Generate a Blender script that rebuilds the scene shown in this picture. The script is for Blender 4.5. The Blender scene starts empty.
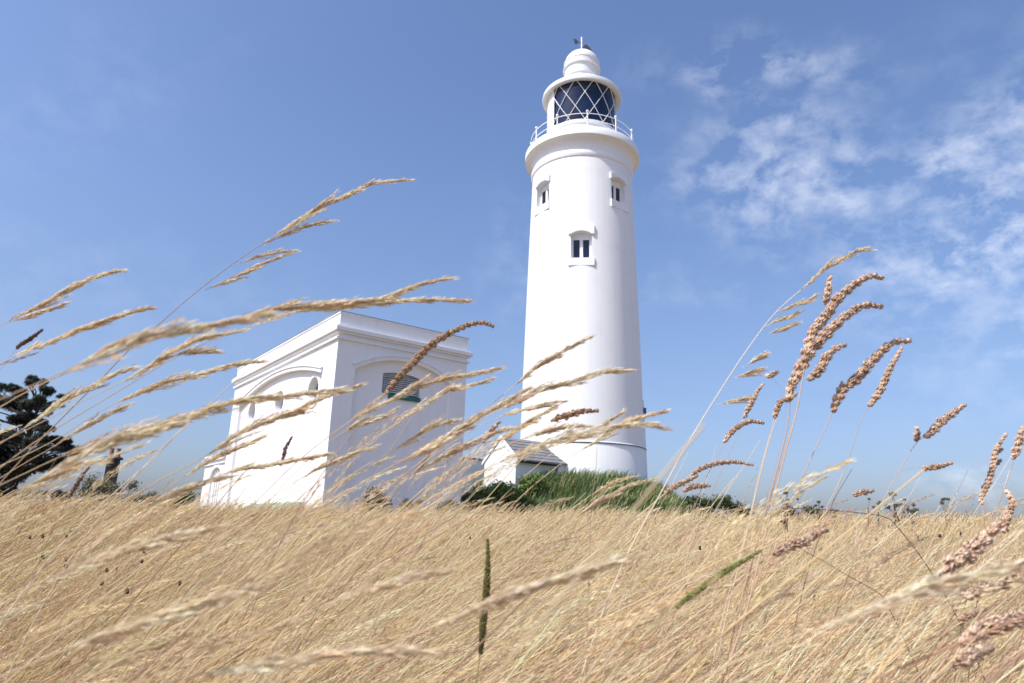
import bpy, bmesh, math, random
import numpy as np
from mathutils import Vector, Matrix

rng = np.random.default_rng(7)
random.seed(7)
S = bpy.context.scene
C = S.collection
rad = math.radians

# ------------------------------------------------------------------ camera
F = 682.67
CAMZ = 0.85
PITCH, ROLL = rad(15.36), rad(1.57)
fw = np.array([0, math.cos(PITCH), math.sin(PITCH)])
up0 = np.array([0, -math.sin(PITCH), math.cos(PITCH)])
rt0 = np.array([1.0, 0, 0])
rt = math.cos(ROLL) * rt0 + math.sin(ROLL) * up0
up = -math.sin(ROLL) * rt0 + math.cos(ROLL) * up0
CAM = np.array([0, 0, CAMZ])
cd = bpy.data.cameras.new('camera')
cam = bpy.data.objects.new('camera', cd)
C.objects.link(cam)
M3 = Matrix(((rt[0], up[0], -fw[0]), (rt[1], up[1], -fw[1]), (rt[2], up[2], -fw[2])))
cam.matrix_world = Matrix.Translation(Vector(CAM)) @ M3.to_4x4()
cd.sensor_width = 36
cd.lens = 24
cd.clip_start = 0.02
cd.clip_end = 4000
cd.dof.use_dof = True
cd.dof.focus_distance = 2.4
cd.dof.aperture_fstop = 9.0
S.camera = cam

# ------------------------------------------------------------------ light
SUN_AZ, SUN_EL = rad(-126), rad(54)
S.view_settings.view_transform = 'Standard'
S.view_settings.look = 'None'
S.view_settings.exposure = 0.87
S.view_settings.gamma = 1
sd = bpy.data.lights.new('sun', 'SUN')
sd.energy = 3.1
sd.angle = rad(0.53)
sd.color = (1.0, 0.95, 0.86)
sun = bpy.data.objects.new('sun', sd)
C.objects.link(sun)
sdir = Vector((math.cos(SUN_EL) * math.sin(SUN_AZ), math.cos(SUN_EL) * math.cos(SUN_AZ), math.sin(SUN_EL)))
sun.rotation_euler = sdir.to_track_quat('Z', 'Y').to_euler()
sun.location = (-30, -20, 40)


def px_dir(x, y):
    d = fw + rt * (x - 512) / F - up * (y - 341.5) / F
    return d / np.linalg.norm(d)


def at(x, y, Y):
    d = px_dir(x, y)
    return CAM + d * (Y / d[1])


w = bpy.data.worlds.new('World')
S.world = w
w.use_nodes = True
nt = w.node_tree
bgn = nt.nodes['Background']
sky = nt.nodes.new('ShaderNodeTexSky')
sky.sky_type = 'NISHITA'
sky.sun_disc = False
sky.sun_elevation = SUN_EL
sky.sun_rotation = SUN_AZ
sky.air_density = 1.0
sky.dust_density = 2.2
sky.ozone_density = 6.0
SKY_STR = 0.117
bgn.inputs['Strength'].default_value = SKY_STR


def nn(t, **kw):
    n = nt.nodes.new(t)
    for k, v in kw.items():
        setattr(n, k, v)
    return n


def math_n(op, a, b=None):
    n = nn('ShaderNodeMath', operation=op)
    for i, v in enumerate((a, b)):
        if v is None:
            continue
        if isinstance(v, (int, float)):
            n.inputs[i].default_value = v
        else:
            nt.links.new(v, n.inputs[i])
    return n.outputs[0]


# thin clouds live in the sky itself: soft patches of noise at fixed directions
tc = nn('ShaderNodeTexCoord')
vec = tc.outputs['Generated']
warp = nn('ShaderNodeTexNoise')
warp.inputs['Scale'].default_value = 9
warp.inputs['Detail'].default_value = 5
nt.links.new(vec, warp.inputs['Vector'])
wsub = nn('ShaderNodeVectorMath', operation='SUBTRACT')
nt.links.new(warp.outputs['Color'], wsub.inputs[0])
wsub.inputs[1].default_value = (.5, .5, .5)
wsc = nn('ShaderNodeVectorMath', operation='SCALE')
nt.links.new(wsub.outputs[0], wsc.inputs[0])
wsc.inputs['Scale'].default_value = 0.16
wadd = nn('ShaderNodeVectorMath', operation='ADD')
nt.links.new(vec, wadd.inputs[0])
nt.links.new(wsc.outputs[0], wadd.inputs[1])
cloud_mask = None
# x, y, half width, half height (pixels of arc), strength, tilt
BLOBS = [(762, 76, 78, 20, .75, 0), (775, 135, 75, 25, .6, .1), (800, 182, 95, 48, .85, 0), (848, 212, 40, 22, .75, 0),
         (872, 137, 28, 14, .55, .15), (905, 165, 40, 30, .5, .2), (965, 150, 75, 40, .8, .25), (985, 195, 70, 45, .9, .3),
         (1005, 238, 85, 50, 1.1, .35), (885, 255, 55, 28, .7, .1), (905, 315, 80, 25, .35, 0), (1060, 160, 90, 80, .9, .2),
         (1000, 492, 55, 12, .7, 0), (945, 497, 25, 8, .5, 0), (960, 405, 60, 10, .12, 0), (520, 265, 40, 60, .22, 0),
         (120, 300, 190, 55, .10, -.1), (60, 105, 130, 40, .10, .3), (700, 300, 90, 25, .16, 0), (1120, 320, 130, 60, .8, .1)]
for (bx, by, hw, hh, st, tl) in BLOBS:
    d = px_dir(bx, by)
    cu = math.cos(tl) * rt + math.sin(tl) * up
    cu = cu - d * (cu @ d)
    cu /= np.linalg.norm(cu)
    cv = np.cross(d, cu)
    rel = nn('ShaderNodeVectorMath', operation='SUBTRACT')
    nt.links.new(wadd.outputs[0], rel.inputs[0])
    rel.inputs[1].default_value = d
    scale = 1.0 / F
    da = nn('ShaderNodeVectorMath', operation='DOT_PRODUCT')
    nt.links.new(rel.outputs[0], da.inputs[0])
    da.inputs[1].default_value = cu / (hw * scale)
    db = nn('ShaderNodeVectorMath', operation='DOT_PRODUCT')
    nt.links.new(rel.outputs[0], db.inputs[0])
    db.inputs[1].default_value = cv / (hh * scale)
    dc = nn('ShaderNodeVectorMath', operation='DOT_PRODUCT')
    nt.links.new(rel.outputs[0], dc.inputs[0])
    dc.inputs[1].default_value = d / .4
    q = math_n('ADD', math_n('ADD', math_n('POWER', math_n('ABSOLUTE', da.outputs['Value']), 2.0),
                             math_n('POWER', math_n('ABSOLUTE', db.outputs['Value']), 2.0)),
               math_n('POWER', math_n('ABSOLUTE', dc.outputs['Value']), 2.0))
    e = math_n('MULTIPLY', math_n('EXPONENT', math_n('MULTIPLY', q, -1.15)), st)
    cloud_mask = e if cloud_mask is None else math_n('MAXIMUM', cloud_mask, e)
cn = nn('ShaderNodeTexNoise')
cn.inputs['Scale'].default_value = 19
cn.inputs['Detail'].default_value = 10
cn.inputs['Roughness'].default_value = .6
cn.inputs['Distortion'].default_value = .15
mp = nn('ShaderNodeMapping')
mp.inputs['Scale'].default_value = (1, 1, 1.45)
nt.links.new(vec, mp.inputs['Vector'])
nt.links.new(mp.outputs[0], cn.inputs['Vector'])
mr = nn('ShaderNodeMapRange')
mr.inputs['From Min'].default_value = .41
mr.inputs['From Max'].default_value = .64
nt.links.new(cn.outputs['Fac'], mr.inputs['Value'])
cfac = math_n('MULTIPLY', math_n('MULTIPLY', cloud_mask, mr.outputs[0]), .52)
cmix = nn('ShaderNodeMix', data_type='RGBA')
nt.links.new(cfac, cmix.inputs[0])
hsv = nn('ShaderNodeHueSaturation')
hsv.inputs['Saturation'].default_value = 1.0
hsv.inputs['Value'].default_value = 1.0
nt.links.new(sky.outputs[0], hsv.inputs['Color'])
tintn = nn('ShaderNodeMix', data_type='RGBA', blend_type='MULTIPLY')
tintn.inputs[0].default_value = 1
nt.links.new(hsv.outputs[0], tintn.inputs[6])
sep = nn('ShaderNodeSeparateXYZ')
nt.links.new(vec, sep.inputs[0])
ramp = nn('ShaderNodeValToRGB')
cr = ramp.color_ramp
cr.interpolation = 'B_SPLINE'
for k_, (pos, colr) in enumerate([(0.0, (.71, .68, .80)), (.20, (.93, .83, .815)), (.42, (1.0, .955, .965)), (.68, (.91, .885, .94))]):
    el_ = cr.elements[k_] if k_ < 2 else cr.elements.new(pos)
    el_.position = pos
    el_.color = (*colr, 1)
nt.links.new(sep.outputs['Z'], ramp.inputs[0])
nt.links.new(ramp.outputs[0], tintn.inputs[7])
nt.links.new(tintn.outputs[2], cmix.inputs[6])
cmix.inputs[7].default_value = (5.1, 5.3, 5.9, 1)
nt.links.new(cmix.outputs[2], bgn.inputs['Color'])


# ------------------------------------------------------------------ materials
def pmat(name, col, rough=.6, noise=None, bump=0, bscale=30, metal=0, trans=0, attr=None, spec=.4, noise_col=None):
    m = bpy.data.materials.new(name)
    m.use_nodes = True
    t = m.node_tree
    b = t.nodes['Principled BSDF']
    b.inputs['Roughness'].default_value = rough
    b.inputs['Metallic'].default_value = metal
    b.inputs['Specular IOR Level'].default_value = spec
    src = None
    if attr:
        a = t.nodes.new('ShaderNodeAttribute')
        a.attribute_name = attr
        src = a.outputs['Color']
    if noise:
        sc, lo, hi = noise
        g = t.nodes.new('ShaderNodeTexCoord')
        n = t.nodes.new('ShaderNodeTexNoise')
        n.inputs['Scale'].default_value = sc
        n.inputs['Detail'].default_value = 6
        n.inputs['Roughness'].default_value = .65
        t.links.new(g.outputs['Object'], n.inputs['Vector'])
        mx = t.nodes.new('ShaderNodeMix')
        mx.data_type = 'RGBA'
        mrr = t.nodes.new('ShaderNodeMapRange')
        mrr.inputs['From Min'].default_value = lo
        mrr.inputs['From Max'].default_value = hi
        t.links.new(n.outputs['Fac'], mrr.inputs['Value'])
        t.links.new(mrr.outputs[0], mx.inputs[0])
        mx.inputs[6].default_value = (*col, 1)
        mx.inputs[7].default_value = (*(noise_col or tuple(c * .6 for c in col)), 1)
        if src is None:
            src = mx.outputs[2]
    if src is not None:
        t.links.new(src, b.inputs['Base Color'])
    else:
        b.inputs['Base Color'].default_value = (*col, 1)
    if bump:
        g2 = t.nodes.new('ShaderNodeTexCoord')
        n2 = t.nodes.new('ShaderNodeTexNoise')
        n2.inputs['Scale'].default_value = bscale
        n2.inputs['Detail'].default_value = 5
        t.links.new(g2.outputs['Object'], n2.inputs['Vector'])
        bp = t.nodes.new('ShaderNodeBump')
        bp.inputs['Strength'].default_value = bump
        bp.inputs['Distance'].default_value = .02
        t.links.new(n2.outputs['Fac'], bp.inputs['Height'])
        t.links.new(bp.outputs[0], b.inputs['Normal'])
    if trans:
        tr = t.nodes.new('ShaderNodeBsdfTranslucent')
        if src is not None:
            t.links.new(src, tr.inputs['Color'])
        else:
            tr.inputs['Color'].default_value = (*col, 1)
        ms = t.nodes.new('ShaderNodeMixShader')
        ms.inputs[0].default_value = trans
        t.links.new(b.outputs[0], ms.inputs[1])
        t.links.new(tr.outputs[0], ms.inputs[2])
        t.links.new(ms.outputs[0], t.nodes['Material Output'].inputs['Surface'])
    return m


WHITE = pmat('white_masonry_paint', (.79, .81, .835), .55, noise=(.9, .52, .85), bump=.12, bscale=14, noise_col=(.72, .735, .75))


def streaks(m, amount=.5):
    """long thin rain streaks down the paint, as on any weathered render"""
    t = m.node_tree
    b = t.nodes['Principled BSDF']
    prev = b.inputs['Base Color'].links[0].from_socket
    g = t.nodes.new('ShaderNodeTexCoord')
    mpn = t.nodes.new('ShaderNodeMapping')
    mpn.inputs['Scale'].default_value = (3.2, 3.2, .10)
    t.links.new(g.outputs['Object'], mpn.inputs['Vector'])
    n = t.nodes.new('ShaderNodeTexNoise')
    n.inputs['Scale'].default_value = 1.6
    n.inputs['Detail'].default_value = 5
    t.links.new(mpn.outputs[0], n.inputs['Vector'])
    r = t.nodes.new('ShaderNodeMapRange')
    r.inputs['From Min'].default_value = .5
    r.inputs['From Max'].default_value = .8
    r.inputs['To Max'].default_value = amount
    t.links.new(n.outputs['Fac'], r.inputs['Value'])
    mx = t.nodes.new('ShaderNodeMix')
    mx.data_type = 'RGBA'
    t.links.new(r.outputs[0], mx.inputs[0])
    t.links.new(prev, mx.inputs[6])
    mx.inputs[7].default_value = (.62, .61, .58, 1)
    t.links.new(mx.outputs[2], b.inputs['Base Color'])


streaks(WHITE, .28)
WTRIM = pmat('white_gloss_paint', (.77, .79, .81), .35, noise=(3, .5, .8), noise_col=(.7, .7, .68))
DARKLINE = pmat('lead_grey', (.10, .10, .115), .5, noise=(4, .4, .7))
GREYPAINT = pmat('grey_paint', (.33, .34, .36), .6, noise=(5, .4, .7))
GLASS_DARK = pmat('dark_window_glass', (.008, .012, .035), .08, spec=.5)
BLUEGLASS = pmat('blue_lantern_glass', (.003, .008, .035), .10, spec=.45, noise=(1.0, .4, .7), noise_col=(.008, .025, .07))
TEAL = pmat('teal_board', (.02, .16, .15), .6, noise=(6, .4, .7))
PALEGREEN = pmat('pale_green_paint', (.40, .58, .52), .6, noise=(4, .4, .7))
SLATE = pmat('slate_roof', (.20, .20, .215), .6, noise=(7, .4, .65), bump=.4, bscale=18, noise_col=(.12, .12, .13))
BLACK = pmat('black_iron', (.025, .025, .03), .45, noise=(5, .4, .7))
BRICK = pmat('sooty_brick', (.04, .03, .032), .85, noise=(12, .4, .65), bump=.5, bscale=20)
POT = pmat('clay_pot', (.28, .12, .07), .8, noise=(10, .4, .7))
STEM = pmat('straw_stem', (.6, .48, .32), .55, attr='tint', trans=.15)
STRAW = pmat('straw', (.6, .48, .32), .6, attr='tint', trans=.42)
SEED = pmat('seed_husk', (.45, .3, .2), .7, attr='tint', trans=.12)
LEAF = pmat('leaf_green', (.06, .1, .03), .55, attr='tint', trans=.25)
BARK = pmat('bark', (.05, .038, .03), .9, noise=(8, .4, .7), bump=.6)


# ------------------------------------------------------------------ helpers
def tag(o, label=None, cat=None, group=None, kind=None):
    if label: o['label'] = label
    if cat: o['category'] = cat
    if group: o['group'] = group
    if kind: o['kind'] = kind
    return o


def empty(name, loc, rz=0):
    o = bpy.data.objects.new(name, None)
    o.empty_display_size = .1
    C.objects.link(o)
    o.location = loc
    o.rotation_euler = (0, 0, rz)
    return o


def link(name, me, parent=None):
    o = bpy.data.objects.new(name, me)
    C.objects.link(o)
    if parent: o.parent = parent
    return o


def np_mesh(name, V, tris=None, quads=None, mat=None, tint=None, parent=None, smooth=False):
    me = bpy.data.meshes.new(name)
    V = np.asarray(V, np.float32)
    me.vertices.add(len(V))
    me.vertices.foreach_set('co', V.ravel())
    loops = []
    starts = []
    pos = 0
    if quads is not None and len(quads):
        quads = np.asarray(quads, np.int32)
        loops.append(quads.ravel())
        starts.append(np.arange(len(quads)) * 4 + pos)
        pos += quads.size
    if tris is not None and len(tris):
        tris = np.asarray(tris, np.int32)
        loops.append(tris.ravel())
        starts.append(np.arange(len(tris)) * 3 + pos)
        pos += tris.size
    loops = np.concatenate(loops)
    starts = np.concatenate(starts).astype(np.int32)
    me.loops.add(len(loops))
    me.loops.foreach_set('vertex_index', loops)
    me.polygons.add(len(starts))
    me.polygons.foreach_set('loop_start', starts)
    me.update(calc_edges=True)
    me.validate()
    if tint is not None:
        a = me.color_attributes.new('tint', 'FLOAT_COLOR', 'POINT')
        tt = np.ones((len(V), 4), np.float32)
        tt[:, :3] = tint
        a.data.foreach_set('color', tt.ravel())
    if smooth:
        me.polygons.foreach_set('use_smooth', np.ones(len(me.polygons), bool))
    if mat: me.materials.append(mat)
    return link(name, me, parent)


def bm_obj(name, bm, mat, parent=None, smooth=None):
    bmesh.ops.recalc_face_normals(bm, faces=bm.faces)
    me = bpy.data.meshes.new(name)
    bm.to_mesh(me)
    bm.free()
    me.materials.append(mat)
    if smooth is not None:
        me.polygons.foreach_set('use_smooth', np.ones(len(me.polygons), bool))
        me.set_sharp_from_angle(angle=rad(smooth))
    return link(name, me, parent)


def box(bm, x0, x1, y0, y1, z0, z1, bev=0):
    r = bmesh.ops.create_cube(bm, size=1, matrix=Matrix.Translation(((x0 + x1) / 2, (y0 + y1) / 2, (z0 + z1) / 2)) @
                              Matrix.Diagonal((x1 - x0, y1 - y0, z1 - z0, 1)))
    if bev:
        es = list({e for v in r['verts'] for e in v.link_edges})
        bmesh.ops.bevel(bm, geom=es, offset=bev, segments=2, affect='EDGES', profile=.6)


def lathe(bm, prof, seg=96, a0=0, a1=2 * math.pi, close=True):
    """prof: list of (r, z). full turn unless a0/a1 given; caps the ends on the axis"""
    full = abs(a1 - a0 - 2 * math.pi) < 1e-6
    n = seg if full else seg + 1
    rings = []
    for r, z in prof:
        if r < 1e-6:
            rings.append([bm.verts.new((0, 0, z))])
        else:
            rings.append([bm.verts.new((r * math.sin(a0 + (a1 - a0) * i / seg), r * math.cos(a0 + (a1 - a0) * i / seg), z)) for i in range(n)])
    for A, B in zip(rings, rings[1:]):
        m = n if full else n - 1
        for i in range(m):
            j = (i + 1) % n
            if len(A) == 1 and len(B) == 1: continue
            if len(A) == 1:
                bm.faces.new((A[0], B[i], B[j]))
            elif len(B) == 1:
                bm.faces.new((A[i], A[j], B[0]))
            else:
                bm.faces.new((A[i], A[j], B[j], B[i]))
    if close and full:
        for R in (rings[0], rings[-1]):
            if len(R) > 1: bm.faces.new(R)


def tube_bm(bm, pts, r, seg=8):
    pts = [Vector(p) for p in pts]
    rings = []
    for i, p in enumerate(pts):
        d = (pts[min(i + 1, len(pts) - 1)] - pts[max(i - 1, 0)]).normalized()
        u = d.orthogonal().normalized() if abs(d.z) > .95 else d.cross(Vector((0, 0, 1))).normalized()
        v = d.cross(u)
        rr = r[i] if isinstance(r, (list, tuple)) else r
        rings.append([bm.verts.new(p + (u * math.cos(2 * math.pi * k / seg) + v * math.sin(2 * math.pi * k / seg)) * rr) for k in range(seg)])
    for A, B in zip(rings, rings[1:]):
        for k in range(seg):
            bm.faces.new((A[k], A[(k + 1) % seg], B[(k + 1) % seg], B[k]))
    bm.faces.new(rings[0])
    bm.faces.new(list(reversed(rings[-1])))


def prism(bm, poly, f0, f1):
    """poly: 2D points; f0, f1: maps (a, b) -> 3D for the two end faces"""
    A = [bm.verts.new(f0(*p)) for p in poly]
    B = [bm.verts.new(f1(*p)) for p in poly]
    n = len(poly)
    for i in range(n):
        bm.faces.new((A[i], A[(i + 1) % n], B[(i + 1) % n], B[i]))
    bm.faces.new(list(reversed(A)))
    bm.faces.new(B)


def cut(obj, cutters):
    for c in cutters:
        m = obj.modifiers.new('cut', 'BOOLEAN')
        m.operation = 'DIFFERENCE'
        m.object = c
        m.solver = 'EXACT'
    bpy.context.view_layer.update()
    dg = bpy.context.evaluated_depsgraph_get()
    me = bpy.data.meshes.new_from_object(obj.evaluated_get(dg))
    obj.modifiers.clear()
    old = obj.data
    obj.data = me
    bpy.data.meshes.remove(old)
    for c in cutters:
        md = c.data
        bpy.data.objects.remove(c)
        bpy.data.meshes.remove(md)


def smooth_sharp(o, ang):
    o.data.polygons.foreach_set('use_smooth', np.ones(len(o.data.polygons), bool))
    o.data.set_sharp_from_angle(angle=rad(ang))


# ------------------------------------------------------------------ ground
MOUND = (3.0, 35.6)


def smooth(x, a, b):
    t = np.clip((x - a) / (b - a), 0, 1)
    return t * t * (3 - 2 * t)


def gz(x, y):
    x = np.asarray(x, float)
    y = np.asarray(y, float)
    r = np.hypot(x, y)
    tilt = np.clip(x / np.maximum(r, 1), -1, 1)
    z = (0.78 + .10 * np.clip(tilt / .6, -1.4, .3) - .05 * np.clip(tilt / .6, 0, 1)) * smooth(r, 2.0, 24) * np.where(y > -5, 1, 0)
    z = z + .03 * np.sin(x * .9 + 1.3) * np.sin(y * .7) * smooth(r, 1.5, 5)
    mr_ = np.hypot((x - MOUND[0]) / 1.02, y - MOUND[1])
    z = z + 2.45 * (1 - smooth(mr_, 3.2, 8.0)) * (1 + .04 * np.sin(x * 1.7))
    return z - .9 * smooth(r, 60, 300)


def ground():
    xs = np.concatenate([[-1500, -700, -300, -150, -90], np.linspace(-60, 60, 161), [90, 150, 300, 700, 1500]])
    ys = np.concatenate([[-600, -200, -80, -30, -10], np.linspace(-5, 75, 131), [90, 130, 220, 400, 800, 1600]])
    X, Y = np.meshgrid(xs, ys)
    V = np.stack([X, Y, gz(X, Y)], -1).reshape(-1, 3)
    nx, ny = len(xs), len(ys)
    i = np.arange(nx - 1)[None, :] + nx * np.arange(ny - 1)[:, None]
    Q = np.stack([i, i + 1, i + 1 + nx, i + nx], -1).reshape(-1, 4)
    gm = np.clip(1.35 - np.hypot((V[:, 0] - MOUND[0]) / 1.02, V[:, 1] - MOUND[1]) / 8, 0, 1)
    gm = np.clip(gm * 3, 0, 1)[:, None]
    tint = np.array([[.25, .18, .105]]) * (1 - gm) + np.array([[.05, .06, .025]]) * gm
    m = pmat('dry_soil_and_thatch', (.34, .25, .15), .95, attr='tint', bump=.8, bscale=25)
    o = np_mesh('ground', V, quads=Q, mat=m, smooth=True, tint=tint)
    tag(o, kind='structure')
    o['label'] = 'dry ground under the long straw coloured grass'


ground()


# ------------------------------------------------------------------ lighthouse
K = 36 / 41.0
LA = rad(6.06)
LX, LY = 36 * math.sin(LA), 36 * math.cos(LA)


def lz(z):  # heights measured for 41 m, relative to the lens
    return z * K + CAMZ


def lighthouse():
    root = empty('lighthouse', (LX, LY, 2.6))
    root.rotation_euler = (0, 0, 0)
    tag(root, 'tall round white lighthouse with dark blue glazed lantern standing on the grassy bank', 'lighthouse')
    Z0 = 2.6

    def Z(z): return lz(z) - Z0

    def R(r): return r * K
    face = math.atan2(-LX, -LY)  # azimuth from tower to camera

    def az(deg):  # deg to the right as seen from the camera
        return face - rad(deg)
    # tower shaft
    bm = bmesh.new()
    prof = [(R(3.78), Z(0.2)), (R(3.745), Z(4.62)), (R(3.715), Z(4.70))]
    for z in np.linspace(4.72, 22.4, 14):
        t = (z - 4.72) / (22.4 - 4.72)
        prof.append((R(3.685 - .435 * t + .02 * math.sin(t * math.pi)), Z(z)))
    lathe(bm, prof, 128)
    tower = bm_obj('tower', bm, WHITE, root)
    # window recesses
    wins = [(-0.5, 15.49, 17.02, 17.23, .62, 0), (-48.5, 19.55, 20.98, 21.2, .62, 1), (44.0, 19.55, 20.98, 21.2, .62, 1)]
    cutters = []
    depth = .42

    def rad_at(z):
        t = (z - 4.72) / (22.4 - 4.72)
        return R(3.685 - .435 * t)

    def frame_of(deg):
        a = az(deg)
        n = Vector((math.sin(a), math.cos(a), 0))
        s = Vector((-n.y, n.x, 0))  # screen-right when looking at the face
        return n, s

    def archpoly(hw, z0, zs, zt, grow=0, n=8):
        pts = [(-hw - grow, z0), (hw + grow, z0), (hw + grow, zs)]
        h = zt - zs
        Rr = (hw * hw + h * h) / (2 * h)
        a0 = math.asin(hw / Rr)
        for i in range(1, n):
            a = a0 - 2 * a0 * i / n
            pts.append(((Rr + grow) * math.sin(a), zt - Rr + (Rr + grow) * math.cos(a)))
        pts.append((-hw - grow, zs))
        return pts
    for deg, z0, zs, zt, hw, k in wins:
        n, s = frame_of(deg)
        r0 = rad_at((z0 + zs) / 2)
        poly = archpoly(hw * K, Z(z0), Z(zs), Z(zt))
        bm = bmesh.new()
        prism(bm, poly, lambda a, b: n * (r0 - depth) + s * a + Vector((0, 0, b)), lambda a, b: n * (r0 + 1) + s * a + Vector((0, 0, b)))
        c = bm_obj('cutter', bm, WHITE)
        c.location = root.location
        cutters.append(c)
    cut(tower, cutters)
    smooth_sharp(tower, 25)
    for deg, z0, zs, zt, hw, k in wins:
        n, s = frame_of(deg)
        r0 = rad_at((z0 + zs) / 2)
        P = lambda d, a, b: n * d + s * a + Vector((0, 0, b))
        h = hw * K
        d0 = r0 - depth + .04
        bm = bmesh.new()
        for (a0, a1, b0, b1) in ((-h, -h + .13, Z(z0), Z(zs)), (h - .13, h, Z(z0), Z(zs)), (-.085, .085, Z(z0) + .04, Z(zs)),
                                 (-h, h, Z(z0), Z(z0) + .04), (-h, h, Z(zs) - .20, Z(zt) + .02)):
            prism(bm, [(a0, b0), (a1, b0), (a1, b1), (a0, b1)], lambda a, b: P(d0, a, b), lambda a, b: P(d0 + .06 + .01 * (a1 - a0), a, b))
        fr = bm_obj('window', bm, WTRIM, root)
        bm = bmesh.new()
        prism(bm, archpoly(h - .01, Z(z0) + .01, Z(zs) - .01, Z(zt) - .02), lambda a, b: P(d0 - .03, a, b), lambda a, b: P(d0 + .012, a, b))
        bm_obj('pane', bm, GLASS_DARK, fr)
        # hood block and sill
        bm = bmesh.new()
        hw2 = (hw + (.15 if k == 0 else .10)) * K
        arc = archpoly(h + .002, Z(z0), Z(zs), Z(zt))[2:]
        hh_ = .34 if k == 0 else .14
        poly = [(hw2, Z(zs)), (hw2, Z(zt) + hh_), (-hw2, Z(zt) + hh_), (-hw2, Z(zs))] + list(reversed(arc))
        prism(bm, poly, lambda a, b: P(r0 - .25, a, b), lambda a, b: P(r0 + .035, a, b))
        bm_obj('window_hood', bm, WHITE, root)
        bm = bmesh.new()
        prism(bm, [(-hw2, Z(z0) - .42), (hw2, Z(z0) - .42), (hw2, Z(z0) - .003), (-hw2, Z(z0) - .003)], lambda a, b: P(r0 - .25, a, b), lambda a, b: P(r0 + .05, a, b))
        bm_obj('sill', bm, WHITE, root)
    # base band line
    bm = bmesh.new()
    lathe(bm, [(R(3.70), Z(4.60)), (R(3.775), Z(4.62)), (R(3.78), Z(4.66)), (R(3.70), Z(4.685))], 128, close=False)
    bm_obj('base_band', bm, DARKLINE, root, 30)
    # gallery: collar bead, cove, fascia, deck
    bm = bmesh.new()
    pr = [(3.2, 22.30), (3.30, 22.36), (3.345, 22.48), (3.345, 22.66), (3.30, 22.76), (3.26, 22.80), (3.27, 22.90)]
    for i in range(9):
        a = i / 8 * math.pi / 2
        pr.append((3.27 + .42 * (1 - math.cos(a)), 22.92 + .62 * math.sin(a)))
    pr += [(3.74, 23.56), (3.77, 23.60), (3.77, 24.02), (3.72, 24.10), (2.3, 24.16), (0, 24.16)]
    lathe(bm, [(0, Z(22.30))] + [(R(r), Z(z)) for r, z in pr], 128)
    bm_obj('gallery', bm, WHITE, root, 35)
    # murette
    bm = bmesh.new()
    lathe(bm, [(R(r), Z(z)) for r, z in ((0, 24.0), (2.36, 24.0), (2.36, 24.3), (2.31, 24.36), (2.31, 25.2), (2.37, 25.27), (2.37, 25.5), (2.2, 25.55), (0, 25.55))], 96)
    bm_obj('lantern_wall', bm, WTRIM, root, 35)
    g0, g1 = Z(25.5), Z(28.55)
    # glass drum, dark inside
    bm = bmesh.new()
    lathe(bm, [(0, g0), (R(2.27), g0), (R(2.27), g1), (0, g1)], 96)
    bm_obj('lantern_glass', bm, BLUEGLASS, root, 35)
    # blank white panel on the landward side
    bm = bmesh.new()
    aa, ab = az(-51), az(-150)
    lathe(bm, [(R(2.27), g0 + .01), (R(2.34), g0 + .01), (R(2.34), g1 - .01), (R(2.27), g1 - .01)], 32, min(aa, ab), max(aa, ab), False)
    bm_obj('blind_panel', bm, WTRIM, root, 35)
    # diagonal glazing bars
    bm = bmesh.new()
    for k in range(12):
        for sgn in (1, -1):
            base = -40.7 + 30.6 * k
            pts = []
            for i in range(11):
                a = az(base + sgn * 46 * i / 10)
                pts.append((R(2.335) * math.sin(a), R(2.335) * math.cos(a), g1 + (g0 - g1) * i / 10))
            tube_bm(bm, pts, .019, 6)
    bm_obj('glazing_bars', bm, WTRIM, root, 40)
    # roof: eave rim, low cone, neck, drum vent, dome
    bm = bmesh.new()
    lathe(bm, [(R(r), Z(z)) for r, z in ((0, 28.42), (2.3, 28.40), (2.55, 28.32), (2.68, 28.32), (2.70, 28.42), (2.66, 28.62), (2.5, 28.72), (1.9, 29.25), (1.05, 29.6), (0, 29.7))], 96)
    bm_obj('lantern_roof', bm, WTRIM, root, 30)
    bm = bmesh.new()
    lathe(bm, [(R(r), Z(z)) for r, z in ((0, 29.3), (1.07, 29.3), (1.07, 30.2), (0, 30.2))], 64)
    bm_obj('vent_neck', bm, WTRIM, root, 30)
    bm = bmesh.new()
    pr = [(0, 30.05), (1.12, 30.02), (1.15, 30.06), (1.22, 31.2), (1.25, 31.24), (1.25, 31.32), (1.18, 31.36)]
    for i in range(1, 9):
        a = i / 8 * math.pi / 2
        pr.append((1.18 * math.cos(a), 31.36 + .92 * math.sin(a)))
    lathe(bm, [(R(max(r, 0)) if r > 1e-4 else 0, Z(z)) for r, z in pr], 64)
    dome = bm_obj('dome', bm, WTRIM, root, 30)
    bm = bmesh.new()
    for z in (30.75,):
        lathe(bm, [(R(1.19), Z(z)), (R(1.30), Z(z + .01)), (R(1.30), Z(z + .06)), (R(1.19), Z(z + .07))], 64, close=False)
    bm_obj('hand_rail', bm, WTRIM, root, 30)
    # wind vane
    bm = bmesh.new()
    tube_bm(bm, [(0, 0, Z(32.2)), (0, 0, Z(33.62))], .045, 8)
    lathe(bm, [(0, Z(32.2)), (.16, Z(32.22)), (.10, Z(32.4)), (0, Z(32.42))], 16)
    mast = bm_obj('mast', bm, WTRIM, root)
    tube_bm_ = bmesh.new()
    n, s = frame_of(0)
    y_ = Z(32.24)
    V3 = lambda d, a, b: s * a + n * d + Vector((0, 0, y_ + b))
    tube_bm(tube_bm_, [V3(.2, -.42, .78), V3(.0, 0, .80)], .02, 6)
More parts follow.
